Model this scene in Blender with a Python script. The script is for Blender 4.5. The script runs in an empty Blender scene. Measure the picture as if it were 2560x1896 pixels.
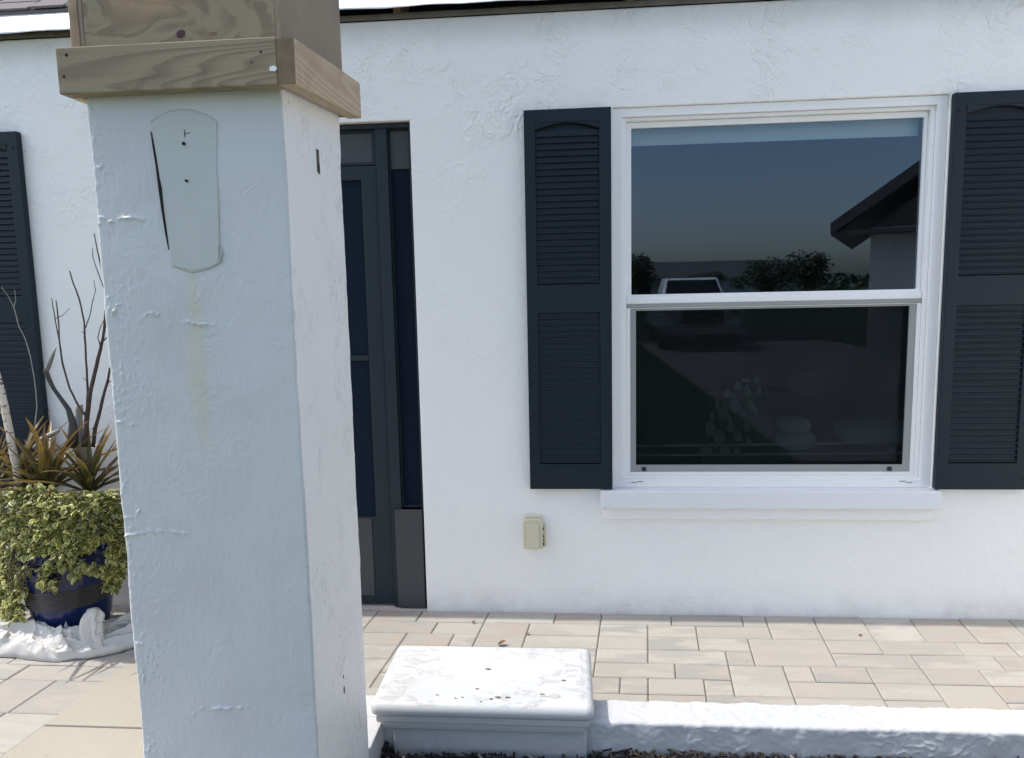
import bpy, bmesh, math, random
from mathutils import Vector, Matrix, noise
import numpy as np
random.seed(7)
R = math.radians
scene = bpy.context.scene
col = scene.collection

# ---------------------------------------------------------------- camera, sky, sun, exposure
W, H, FPX = 2560.0, 1896.0, 1797.3
CAM = Vector((0.0, -3.0972, 1.4323))
CR = Vector((0.9967262, 0.07818713, -0.02058297))
CU = Vector((0.01108282, 0.12004914, 0.99270609))
CF = Vector((-0.08008781, 0.98968428, -0.11878959))
cam = bpy.data.cameras.new('camera')
cam.sensor_width = 36.0
cam.lens = FPX / W * 36.0
cam.clip_start = 0.05
cam.clip_end = 2000
cam_o = bpy.data.objects.new('camera', cam)
col.objects.link(cam_o)
cam_o.matrix_world = Matrix(((CR.x, CU.x, -CF.x, CAM.x), (CR.y, CU.y, -CF.y, CAM.y), (CR.z, CU.z, -CF.z, CAM.z), (0, 0, 0, 1)))
scene.camera = cam_o

SUN_EL, SUN_AZ = R(57), R(-89.2)      # azimuth clockwise from +Y: sun to the left, a hair behind the facade
SUN = Vector((math.cos(SUN_EL) * math.sin(SUN_AZ), math.cos(SUN_EL) * math.cos(SUN_AZ), math.sin(SUN_EL)))
world = bpy.data.worlds.new('World')
scene.world = world
world.use_nodes = True
wn = world.node_tree.nodes
sky = wn.new('ShaderNodeTexSky')
sky.sky_type = 'NISHITA'
sky.sun_disc = False
sky.sun_elevation = SUN_EL
sky.sun_rotation = SUN_AZ
sky.air_density = 1.0
sky.dust_density = 2.5
sky.ozone_density = 1.0
wn['Background'].inputs['Strength'].default_value = 0.15
world.node_tree.links.new(sky.outputs[0], wn['Background'].inputs['Color'])
sl = bpy.data.lights.new('sun', 'SUN')
sl.energy = 2.3
sl.angle = R(0.53)
sl.color = (1.0, 0.955, 0.89)
sun_o = bpy.data.objects.new('sun', sl)
col.objects.link(sun_o)
sun_o.rotation_euler = (-SUN).to_track_quat('-Z', 'Y').to_euler()
scene.view_settings.view_transform = 'Standard'
scene.view_settings.look = 'None'
scene.view_settings.exposure = 0.92
scene.view_settings.gamma = 1.0
scene.render.resolution_x, scene.render.resolution_y = 1024, 758

# ---------------------------------------------------------------- helpers
def at(px, py, Y):
    """point on the vertical plane y=Y that is seen at photograph pixel (px, py)"""
    d = CF + CR * ((px - W / 2) / FPX) - CU * ((py - H / 2) / FPX)
    t = (Y - CAM.y) / d.y
    return CAM + d * t

def tag(o, label=None, cat=None, group=None, kind=None):
    if label: o['label'] = label
    if cat: o['category'] = cat
    if group: o['group'] = group
    if kind: o['kind'] = kind
    return o

def empty(name, loc=(0, 0, 0), rz=0.0):
    o = bpy.data.objects.new(name, None)
    o.empty_display_size = 0.05
    o.location = loc
    o.rotation_euler = (0, 0, rz)
    col.objects.link(o)
    return o

def link(name, me, m=None, parent=None):
    o = bpy.data.objects.new(name, me)
    if m and not me.materials: me.materials.append(m)
    col.objects.link(o)
    if parent: o.parent = parent
    return o

class MB:
    def __init__(s): s.v, s.f, s.smooth = [], [], False
    def add(s, vs, fs):
        b = len(s.v)
        s.v += [tuple(v) for v in vs]
        s.f += [tuple(b + i for i in f) for f in fs]
        return s
    def box(s, x0, x1, y0, y1, z0, z1, M=None):
        vs = [Vector(p) for p in ((x0, y0, z0), (x1, y0, z0), (x1, y1, z0), (x0, y1, z0), (x0, y0, z1), (x1, y0, z1), (x1, y1, z1), (x0, y1, z1))]
        if M: vs = [M @ v for v in vs]
        return s.add(vs, [(0, 3, 2, 1), (4, 5, 6, 7), (0, 1, 5, 4), (1, 2, 6, 5), (2, 3, 7, 6), (3, 0, 4, 7)])
    def prism(s, pts, axis, a, b):
        """extrude a 2D polygon (ccw) along an axis from a to b; 'y': pts are (x,z); 'x': (y,z); 'z': (x,y)"""
        def P(p, t):
            if axis == 'y': return (p[0], t, p[1])
            if axis == 'x': return (t, p[0], p[1])
            return (p[0], p[1], t)
        n = len(pts)
        vs = [P(p, a) for p in pts] + [P(p, b) for p in pts]
        fs = [tuple(range(n)), tuple(range(2 * n - 1, n - 1, -1))]
        for i in range(n):
            j = (i + 1) % n
            fs.append((i, n + i, n + j, j))
        return s.add(vs, fs)
    def tube(s, pts, rads, n=8, cap=True):
        pts = [Vector(p) for p in pts]
        b = len(s.v)
        up = Vector((0.13, 0.97, 0.2))
        for i, p in enumerate(pts):
            t = (pts[min(i + 1, len(pts) - 1)] - pts[max(i - 1, 0)]).normalized()
            a = t.cross(up).normalized(); c = a.cross(t)
            r = rads[i] if isinstance(rads, (list, tuple)) else rads
            for k in range(n):
                g = 2 * math.pi * k / n
                s.v.append(tuple(p + (a * math.cos(g) + c * math.sin(g)) * r))
        for i in range(len(pts) - 1):
            for k in range(n):
                k2 = (k + 1) % n
                s.f.append((b + i * n + k, b + i * n + k2, b + (i + 1) * n + k2, b + (i + 1) * n + k))
        if cap:
            s.f.append(tuple(b + k for k in range(n - 1, -1, -1)))
            e = b + (len(pts) - 1) * n
            s.f.append(tuple(e + k for k in range(n)))
        return s
    def lathe(s, prof, n=32, c=(0, 0, 0)):
        b = len(s.v)
        for (r, z) in prof:
            for k in range(n):
                g = 2 * math.pi * k / n
                s.v.append((c[0] + r * math.cos(g), c[1] + r * math.sin(g), c[2] + z))
        for i in range(len(prof) - 1):
            for k in range(n):
                k2 = (k + 1) % n
                s.f.append((b + i * n + k, b + i * n + k2, b + (i + 1) * n + k2, b + (i + 1) * n + k))
        return s
    def mesh(s, name, smooth=False):
        me = bpy.data.meshes.new(name)
        me.from_pydata(s.v, [], s.f)
        me.validate()
        bm = bmesh.new(); bm.from_mesh(me)
        bmesh.ops.recalc_face_normals(bm, faces=bm.faces)
        bm.to_mesh(me); bm.free()
        if smooth: me.polygons.foreach_set('use_smooth', [True] * len(me.polygons))
        return me
    def build(s, name, m, parent=None, smooth=False, bevel=0.0, seg=2):
        me = s.mesh(name, smooth)
        if bevel > 0:
            bm = bmesh.new(); bm.from_mesh(me)
            bmesh.ops.remove_doubles(bm, verts=bm.verts, dist=1e-6)
            es = [e for e in bm.edges if len(e.link_faces) == 2 and e.calc_face_angle() > R(25)]
            bmesh.ops.bevel(bm, geom=es, offset=bevel, segments=seg, profile=0.6, affect='EDGES', clamp_overlap=True)
            bm.to_mesh(me); bm.free()
        return link(name, me, m, parent)

def grid_mesh(name, P, nu, nv, closed=False, smooth=True):
    """P: list of nv rows of nu points"""
    vs = [p for row in P for p in row]
    fs = []
    for j in range(nv - 1):
        for i in range(nu if closed else nu - 1):
            i2 = (i + 1) % nu
            fs.append((j * nu + i, j * nu + i2, (j + 1) * nu + i2, (j + 1) * nu + i))
    me = bpy.data.meshes.new(name)
    me.from_pydata(vs, [], fs)
    bm = bmesh.new(); bm.from_mesh(me)
    bmesh.ops.recalc_face_normals(bm, faces=bm.faces)
    bm.to_mesh(me); bm.free()
    if smooth: me.polygons.foreach_set('use_smooth', [True] * len(me.polygons))
    return me

def fbm(x, y, z, o=3):
    v, a = 0.0, 1.0
    for _ in range(o):
        v += a * noise.noise((x, y, z)); a *= 0.5; x *= 2.03; y *= 2.03; z *= 2.03
    return v
def ridge(x, y, z): return 1.0 - min(1.0, abs(noise.noise((x, y, z))) * 4)
def sstep(a, b, x):
    t = max(0.0, min(1.0, (x - a) / (b - a))); return t * t * (3 - 2 * t)

# ---------------------------------------------------------------- materials
class NT:
    """tiny node-graph writer"""
    def __init__(s, name):
        s.m = bpy.data.materials.new(name); s.m.use_nodes = True
        s.t = s.m.node_tree; s.n = s.t.nodes; s.l = s.t.links
        s.p = s.n['Principled BSDF']; s.out = s.n['Material Output']
    def new(s, typ, **kw):
        x = s.n.new(typ)
        for k, v in kw.items(): setattr(x, k, v)
        return x
    def put(s, sock, v):
        if hasattr(v, 'is_output'): s.l.new(v, sock)
        elif isinstance(v, (tuple, list)) and len(v) == 3 and sock.type == 'RGBA': sock.default_value = (*v, 1)
        else: sock.default_value = v
    def coord(s, kind='Object', scale=(1, 1, 1), rand=False):
        c = s.new('ShaderNodeTexCoord')
        mp = s.new('ShaderNodeMapping'); mp.inputs['Scale'].default_value = scale
        s.l.new(c.outputs[kind], mp.inputs['Vector'])
        if rand:
            oi = s.new('ShaderNodeObjectInfo')
            mu = s.new('ShaderNodeVectorMath', operation='SCALE')
            cb = s.new('ShaderNodeCombineXYZ')
            for i in range(3): s.l.new(oi.outputs['Random'], cb.inputs[i])
            s.l.new(cb.outputs[0], mu.inputs[0]); mu.inputs['Scale'].default_value = 37.0
            s.l.new(mu.outputs[0], mp.inputs['Location'])
        return mp.outputs[0]
    def rnd(s): return s.new('ShaderNodeObjectInfo').outputs['Random']
    def noise(s, vec, scale, detail=4, rough=0.55, dist=0.0):
        x = s.new('ShaderNodeTexNoise'); s.l.new(vec, x.inputs['Vector'])
        x.inputs['Scale'].default_value = scale; x.inputs['Detail'].default_value = detail
        x.inputs['Roughness'].default_value = rough; x.inputs['Distortion'].default_value = dist
        return x.outputs['Fac']
    def vor(s, vec, scale, feature='F1', out='Distance'):
        x = s.new('ShaderNodeTexVoronoi', feature=feature); s.l.new(vec, x.inputs['Vector'])
        x.inputs['Scale'].default_value = scale
        return x.outputs[out]
    def math(s, op, a, b=0.0, c=0.0, clamp=False):
        x = s.new('ShaderNodeMath', operation=op); x.use_clamp = clamp
        s.put(x.inputs[0], a); s.put(x.inputs[1], b)
        if op in ('MULTIPLY_ADD', 'COMPARE'): s.put(x.inputs[2], c)
        return x.outputs[0]
    def ramp(s, v, a, b, lo=0.0, hi=1.0):
        x = s.new('ShaderNodeMapRange'); x.interpolation_type = 'SMOOTHSTEP'
        s.put(x.inputs[0], v)
        for i, t in enumerate((a, b, lo, hi)): x.inputs[i + 1].default_value = t
        return x.outputs[0]
    def mix(s, f, a, b):
        x = s.new('ShaderNodeMix', data_type='RGBA')
        s.put(x.inputs[0], f); s.put(x.inputs[6], a); s.put(x.inputs[7], b)
        return x.outputs[2]
    def sep(s, vec):
        x = s.new('ShaderNodeSeparateXYZ'); s.l.new(vec, x.inputs[0]); return x.outputs
    def bump(s, h, strength=0.3, dist=0.01, normal=None):
        x = s.new('ShaderNodeBump'); x.inputs['Strength'].default_value = strength; x.inputs['Distance'].default_value = dist
        s.l.new(h, x.inputs['Height'])
        if normal: s.l.new(normal, x.inputs['Normal'])
        return x.outputs[0]
    def done(s, color, rough=0.6, normal=None, **kw):
        s.put(s.p.inputs['Base Color'], color); s.put(s.p.inputs['Roughness'], rough)
        if normal: s.l.new(normal, s.p.inputs['Normal'])
        for k, v in kw.items(): s.put(s.p.inputs[k.replace('_', ' ')], v)
        return s.m

def plain(name, c, rough=0.5, var=0.06, nscale=8, bump=0.0, bscale=80, **kw):
    t = NT(name); v = t.coord()
    n = t.noise(v, nscale, 5)
    lo = tuple(x * (1 - var) for x in c); hi = tuple(min(1, x * (1 + var)) for x in c)
    nrm = t.bump(t.noise(v, bscale, 3), bump, 0.003) if bump else None
    return t.done(t.mix(n, lo, hi), rough, nrm, **kw)

def mat_wall():
    t = NT('wall_stucco'); v = t.coord()
    z = t.sep(v)[2]
    big = t.noise(v, 1.3, 4); fine = t.noise(v, 55, 5, 0.6)
    # skip-trowel ridges, roughest on the upper part of the wall
    up = t.math('MULTIPLY_ADD', t.ramp(z, 1.7, 2.25), 0.75, 0.25)
    patch = t.ramp(t.noise(v, 3.4, 4, 0.6), 0.36, 0.62, 0.12, 1.0)
    hgt = t.math('MULTIPLY', fine, 0.30)
    for (sc_, di, am, wd_) in ((7.5, 1.6, 0.50, 11.0), (15.0, 1.1, 0.55, 8.0), (31.0, 0.8, 0.36, 6.0)):
        rn = t.noise(v, sc_, 2, 0.5, di)
        rd = t.math('SUBTRACT', 1.0, t.math('MULTIPLY', t.math('ABSOLUTE', t.math('SUBTRACT', rn, 0.47)), wd_), clamp=True)
        pm = t.ramp(t.noise(v, sc_ * 0.37, 3), 0.40, 0.62)
        hgt = t.math('ADD', hgt, t.math('MULTIPLY', t.math('MULTIPLY', t.math('MULTIPLY', rd, pm), t.math('MULTIPLY', patch, up)), am))
    hgt = t.math('ADD', hgt, t.math('MULTIPLY', t.noise(v, 5, 3), 1.1))
    c = t.mix(big, (0.845, 0.84, 0.815), (0.885, 0.88, 0.85))
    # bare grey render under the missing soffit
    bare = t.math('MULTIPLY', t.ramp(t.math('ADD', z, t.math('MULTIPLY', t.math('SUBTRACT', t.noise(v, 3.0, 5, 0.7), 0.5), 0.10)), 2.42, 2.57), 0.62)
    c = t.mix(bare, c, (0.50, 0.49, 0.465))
    foot = t.math('MULTIPLY', t.math('SUBTRACT', 1.0, t.ramp(z, 0.0, 0.16)), t.ramp(t.noise(v, 7, 4, 0.7), 0.4, 0.7, 0.1, 0.5))
    c = t.mix(foot, c, (0.60, 0.59, 0.57))
    c = t.mix(t.math('MULTIPLY', t.ramp(t.noise(v, 13, 2), 0.76, 0.79), 0.5), c, (0.42, 0.41, 0.40))
    return t.done(c, 0.85, t.bump(hgt, 0.75, 0.009))

def mat_pillar():
    t = NT('pillar_stucco'); v = t.coord()
    x, y, z = t.sep(v)[:3]
    big = t.noise(v, 2.2, 5); fine = t.noise(v, 75, 5, 0.6)
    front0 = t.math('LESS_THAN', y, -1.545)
    c = t.mix(front0, t.mix(big, (0.83, 0.83, 0.81), (0.88, 0.875, 0.855)), t.mix(big, (0.535, 0.56, 0.57), (0.595, 0.62, 0.63)))  # weaker front light put into the colour: front greyer, other faces whiter
    # greyer patched area on the lower left of the front
    pt = t.math('MULTIPLY', t.ramp(t.noise(v, 3.1, 2), 0.48, 0.58), t.math('SUBTRACT', 1.0, t.ramp(x, -0.86, -0.74)))
    c = t.mix(t.math('MULTIPLY', pt, 0.40), c, (0.50, 0.505, 0.525))
    # yellowish drip below the plate scar
    wob = t.math('MULTIPLY', t.math('SUBTRACT', t.noise(v, 9, 3), 0.5), 0.035)
    dx = t.math('ABSOLUTE', t.math('ADD', t.math('ADD', x, 0.829), wob))
    dz = t.math('MULTIPLY', t.ramp(z, 0.98, 1.30), t.math('SUBTRACT', 1.0, t.ramp(z, 1.525, 1.535)))
    front = t.math('LESS_THAN', y, -1.5)
    wid = t.ramp(z, 1.15, 1.5, 0.032, 0.016)
    st = t.math('MULTIPLY', t.math('MULTIPLY', t.math('SUBTRACT', 1.0, t.math('DIVIDE', dx, wid), clamp=True), dz), front)
    st = t.math('MULTIPLY', t.math('MULTIPLY', st, 1.6, clamp=True), t.ramp(t.noise(v, 30, 5, 0.7), 0.35, 0.6, 0.5, 1.0))
    c = t.mix(st, c, (0.575, 0.555, 0.475))
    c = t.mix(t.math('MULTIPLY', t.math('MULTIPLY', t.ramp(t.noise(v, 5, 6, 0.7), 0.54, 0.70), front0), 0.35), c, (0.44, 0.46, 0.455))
    # dark scuffs and hairlines on the right-hand face
    vs = t.coord(scale=(1, 1, 0.28))
    sc = t.noise(vs, 26, 4, 0.6, 1.5)
    ln = t.math('SUBTRACT', 1.0, t.ramp(t.math('ABSOLUTE', t.math('SUBTRACT', sc, 0.5)), 0.0, 0.014))
    ln = t.math('MULTIPLY', ln, t.ramp(t.noise(v, 5.5, 3), 0.48, 0.60))
    right = t.math('GREATER_THAN', x, -0.609)
    ln = t.math('MULTIPLY', ln, t.math('MULTIPLY_ADD', right, 0.55, 0.05))
    c = t.mix(ln, c, (0.30, 0.30, 0.30))
    dirt = t.math('MULTIPLY', t.math('MULTIPLY', t.ramp(t.noise(v, 8, 6, 0.75), 0.55, 0.72), right), 0.35)
    c = t.mix(dirt, c, (0.50, 0.49, 0.47))
    br = t.noise(t.coord(scale=(1, 1, 0.35)), 38, 5, 0.65, 0.8)
    tw = t.noise(v, 11, 4, 0.55, 1.6)
    twr = t.math('SUBTRACT', 1.0, t.math('MULTIPLY', t.math('ABSOLUTE', t.math('SUBTRACT', tw, 0.5)), 9.0), clamp=True)
    h = t.math('ADD', t.math('MULTIPLY', fine, 0.35), t.math('ADD', t.math('MULTIPLY', br, 0.8), t.math('MULTIPLY', t.math('MULTIPLY', twr, t.ramp(t.noise(v, 4, 3), 0.42, 0.62)), 0.30)))
    h = t.math('ADD', h, t.math('MULTIPLY', t.noise(v, 6, 3), 1.6))
    h = t.math('SUBTRACT', h, t.math('MULTIPLY', ln, 0.4))
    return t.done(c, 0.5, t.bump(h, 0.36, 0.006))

def mat_white_rough():
    t = NT('garden_wall_paint'); v = t.coord()
    c = t.mix(t.noise(v, 6, 5, 0.65), (0.45, 0.465, 0.48), (0.56, 0.565, 0.565))
    c = t.mix(t.math('MULTIPLY', t.ramp(t.noise(v, 34, 5, 0.7), 0.56, 0.68), 0.45), c, (0.42, 0.42, 0.42))
    y = t.sep(v)
    low = t.math('MULTIPLY', t.math('SUBTRACT', 1.0, t.ramp(y[2], -0.03, 0.07)), t.ramp(t.noise(v, 18, 5, 0.7), 0.35, 0.65))
    c = t.mix(low, c, (0.40, 0.37, 0.33))
    return t.done(c, 0.5, t.bump(t.noise(v, 60, 5), 0.35, 0.004))

def mat_cap():
    t = NT('cap_paint'); v = t.coord(); vs = t.coord(scale=(1, 1.6, 1))
    flake = t.noise(vs, 20, 7, 0.68, 0.5)
    m1 = t.math('MULTIPLY', t.ramp(flake, 0.545, 0.560), t.ramp(t.noise(v, 4, 2), 0.42, 0.55))
    top = t.math('GREATER_THAN', t.sep(v)[2], 0.19)
    m1 = t.math('MULTIPLY', m1, top)
    m2 = t.math('MULTIPLY', t.math('MULTIPLY', t.ramp(t.noise(vs, 24, 4, 0.6), 0.70, 0.725), t.ramp(t.noise(v, 3.1, 2), 0.47, 0.55)), top)
    c = t.mix(t.noise(v, 3, 4), (0.505, 0.52, 0.52), (0.555, 0.56, 0.555))
    c = t.mix(t.math('MULTIPLY', m1, 0.42), c, (0.35, 0.345, 0.35))
    c = t.mix(t.math('MULTIPLY', m2, .5), c, (0.36, 0.34, 0.32))
    h = t.math('SUBTRACT', t.math('MULTIPLY', t.noise(v, 70, 3), 0.15), t.math('ADD', m1, m2))
    return t.done(c, 0.45, t.bump(h, 0.5, 0.0025))

def mat_paver():
    t = NT('paver_concrete'); r = t.rnd(); v = t.coord(rand=True)
    vs = t.coord(scale=(0.45, 1.6, 1), rand=True)
    b = t.noise(vs, 9, 5, 0.6); g = t.noise(v, 160, 3, 0.7)
    r2 = t.math('FRACT', t.math('MULTIPLY', r, 7.31)); r3 = t.math('FRACT', t.math('MULTIPLY', r, 13.7))
    c1 = t.mix(r2, (0.355, 0.338, 0.295), (0.285, 0.276, 0.252))
    c2 = t.mix(r3, (0.40, 0.383, 0.34), (0.335, 0.292, 0.247))
    c = t.mix(t.ramp(b, 0.42, 0.58), c1, c2)
    c = t.mix(t.math('MULTIPLY', t.ramp(g, 0.45, 0.75), 0.30), c, (0.22, 0.20, 0.18))
    c = t.mix(t.math('MULTIPLY', t.ramp(t.noise(v, 22, 4, 0.7), 0.6, 0.75), 0.3), c, (0.42, 0.405, 0.375))
    return t.done(c, 0.85, t.bump(t.math('ADD', g, t.math('MULTIPLY', b, 1.5)), 0.35, 0.0025))

def mat_concrete(name, a, b):
    t = NT(name); v = t.coord()
    g = t.noise(v, 220, 3, 0.7)
    c = t.mix(t.noise(v, 3.2, 6, 0.65), a, b)
    c = t.mix(t.math('MULTIPLY', t.ramp(g, 0.5, 0.8), 0.25), c, tuple(x * 0.55 for x in a))
    c = t.mix(t.math('MULTIPLY', t.ramp(t.noise(v, 14, 5, 0.7), 0.6, 0.72), 0.25), c, tuple(x * 0.75 for x in a))
    return t.done(c, 0.9, t.bump(t.math('ADD', g, t.noise(v, 30, 4)), 0.3, 0.003))

def mat_wood(name, a, b, dark, axis, green=0.3, gsc=1.0):
    """sawn pine: rings stretched along the board axis, knots, stains"""
    t = NT(name)
    sc = [7.0 * gsc] * 3; sc['xyz'.index(axis)] = 0.55
    v = t.coord(scale=tuple(sc), rand=True); vo = t.coord(rand=True)
    d = t.noise(v, 1.0, 2, 0.5)
    ring = t.math('FRACT', t.math('MULTIPLY', d, 27.0))
    ring = t.math('MULTIPLY', t.ramp(ring, 0.25, 0.85), t.math('SUBTRACT', 1.0, t.ramp(ring, 0.88, 1.0)))
    sc2 = [190.0] * 3; sc2['xyz'.index(axis)] = 5.0
    fib = t.noise(t.coord(scale=tuple(sc2), rand=True), 1.0, 3, 0.6)
    c = t.mix(t.noise(vo, 3.0, 4), a, b)
    c = t.mix(t.math('MULTIPLY', ring, 0.55), c, dark)
    c = t.mix(t.math('MULTIPLY', fib, 0.22), c, dark)
    st = t.ramp(t.noise(vo, 5.5, 3, 0.6, 0.6), 0.56, 0.66)
    c = t.mix(t.math('MULTIPLY', st, green), c, tuple(x * 0.55 for x in dark))
    k = t.vor(vo, 6.0)
    c = t.mix(t.math('MULTIPLY', t.math('SUBTRACT', 1.0, t.ramp(k, 0.04, 0.075)), 0.75), c, tuple(x * 0.35 for x in dark))
    return t.done(c, 0.75, t.bump(t.math('ADD', ring, t.math('MULTIPLY', fib, 1.5)), 0.25, 0.0015))

def mat_plywood():
    t = NT('plywood'); v = t.coord(scale=(5.5, 5.5, 9.0)); vo = t.coord()
    n = t.noise(v, 1.0, 3, 0.45, 1.4)
    fl = t.math('FRACT', t.math('MULTIPLY', n, 4.2))
    band = t.math('MULTIPLY', t.ramp(fl, 0.2, 0.7), t.math('SUBTRACT', 1.0, t.ramp(fl, 0.8, 1.0)))
    c = t.mix(t.noise(vo, 4, 4), (0.33, 0.285, 0.175), (0.27, 0.22, 0.14))
    c = t.mix(t.math('MULTIPLY', band, 0.6), c, (0.14, 0.105, 0.075))
    c = t.mix(t.math('MULTIPLY', t.ramp(t.noise(vo, 3.4, 3), 0.55, 0.68), 0.6), c, (0.46, 0.29, 0.155))
    fib = t.noise(t.coord(scale=(6, 6, 200)), 1.0, 3)
    c = t.mix(t.math('MULTIPLY', fib, 0.25), c, (0.17, 0.14, 0.11))
    return t.done(c, 0.75, t.bump(fib, 0.2, 0.001))

def mat_glass(name, refl, tint):
    t = NT(name)
    t.n.remove(t.p)
    fr = t.new('ShaderNodeFresnel'); fr.inputs['IOR'].default_value = 1.5
    f = t.math('ADD', t.math('MULTIPLY', fr.outputs[0], 1.0), refl, clamp=True)
    tr = t.new('ShaderNodeBsdfTransparent'); tr.inputs[0].default_value = (*tint, 1)
    gl = t.new('ShaderNodeBsdfGlossy'); gl.inputs['Color'].default_value = (0.68, 0.79, 1.0, 1); gl.inputs['Roughness'].default_value = 0.0
    mx = t.new('ShaderNodeMixShader')
    t.l.new(f, mx.inputs[0]); t.l.new(tr.outputs[0], mx.inputs[1]); t.l.new(gl.outputs[0], mx.inputs[2])
    t.l.new(mx.outputs[0], t.out.inputs['Surface'])
    return t.m

def mat_screen():
    t = NT('insect_screen')
    t.n.remove(t.p)
    tr = t.new('ShaderNodeBsdfTransparent')
    df = t.new('ShaderNodeBsdfDiffuse'); df.inputs['Color'].default_value = (0.010, 0.013, 0.014, 1)
    v = t.coord()
    mx = t.new('ShaderNodeMixShader')
    t.l.new(t.ramp(t.noise(v, 3, 2), 0.2, 0.8, 0.36, 0.44), mx.inputs[0])
    t.l.new(tr.outputs[0], mx.inputs[1]); t.l.new(df.outputs[0], mx.inputs[2])
    t.l.new(mx.outputs[0], t.out.inputs['Surface'])
    return t.m

def mat_leaf(name, centre, edge, amount, rough=0.4):
    """variegated leaf: pale margin, green centre; 'rim' is a vertex attribute"""
    t = NT(name); r = t.rnd()
    at_ = t.new('ShaderNodeAttribute', attribute_name='rim')
    rv = t.new('ShaderNodeAttribute', attribute_name='tone')
    n = t.noise(t.coord('Object'), 90, 3)
    m = t.math('MULTIPLY', t.ramp(t.math('ADD', at_.outputs['Fac'], t.math('MULTIPLY', t.math('SUBTRACT', n, 0.5), 0.5)), 0.45, 0.8), amount)
    c = t.mix(m, centre, edge)
    c = t.mix(t.math('MULTIPLY', t.math('FRACT', t.math('ADD', r, rv.outputs['Fac'])), 0.5), c, tuple(x * 0.45 for x in centre))
    m_ = t.done(c, rough)
    # let light pass through
    tl = t.new('ShaderNodeBsdfTranslucent'); t.put(tl.inputs[0], c)
    mx = t.new('ShaderNodeMixShader'); mx.inputs[0].default_value = 0.28
    t.l.new(t.p.outputs[0], mx.inputs[1]); t.l.new(tl.outputs[0], mx.inputs[2])
    t.l.new(mx.outputs[0], t.out.inputs['Surface'])
    return m_

def mat_blade():
    t = NT('bronze_blade'); r = t.rnd()
    a = t.new('ShaderNodeAttribute', attribute_name='rim')
    c = t.mix(r, (0.135, 0.085, 0.03), (0.075, 0.09, 0.028))
    c = t.mix(t.ramp(a.outputs['Fac'], 0.3, 1.0), c, (0.25, 0.16, 0.05))
    m_ = t.done(c, 0.38)
    tl = t.new('ShaderNodeBsdfTranslucent'); t.put(tl.inputs[0], c)
    mx = t.new('ShaderNodeMixShader'); mx.inputs[0].default_value = 0.3
    t.l.new(t.p.outputs[0], mx.inputs[1]); t.l.new(tl.outputs[0], mx.inputs[2])
    t.l.new(mx.outputs[0], t.out.inputs['Surface'])
    return m_

def mat_random(name, cols, rough=0.8):
    """per-island colours from a 'tone' attribute"""
    t = NT(name)
    a = t.new('ShaderNodeAttribute', attribute_name='tone')
    cr = t.new('ShaderNodeValToRGB'); cr.color_ramp.interpolation = 'CONSTANT'
    el = cr.color_ramp.elements
    while len(el) < len(cols): el.new(0.5)
    acc = 0
    for e, (w, c) in zip(el, cols):
        e.position = acc; e.color = (*c, 1); acc += w
    t.l.new(a.outputs['Fac'], cr.inputs[0])
    n = t.noise(t.coord(), 60, 3)
    return t.done(t.mix(t.math('MULTIPLY', n, 0.5), cr.outputs[0], (0.02, 0.015, 0.012)), rough)

def mat_birch():
    t = NT('birch_bark'); v = t.coord(scale=(1, 1, 3.2))
    n = t.ramp(t.noise(v, 26, 4, 0.6, 0.5), 0.55, 0.62)
    c = t.mix(n, (0.62, 0.56, 0.47), (0.075, 0.055, 0.045))
    return t.done(c, 0.8, t.bump(n, 0.4, 0.002))

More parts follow.
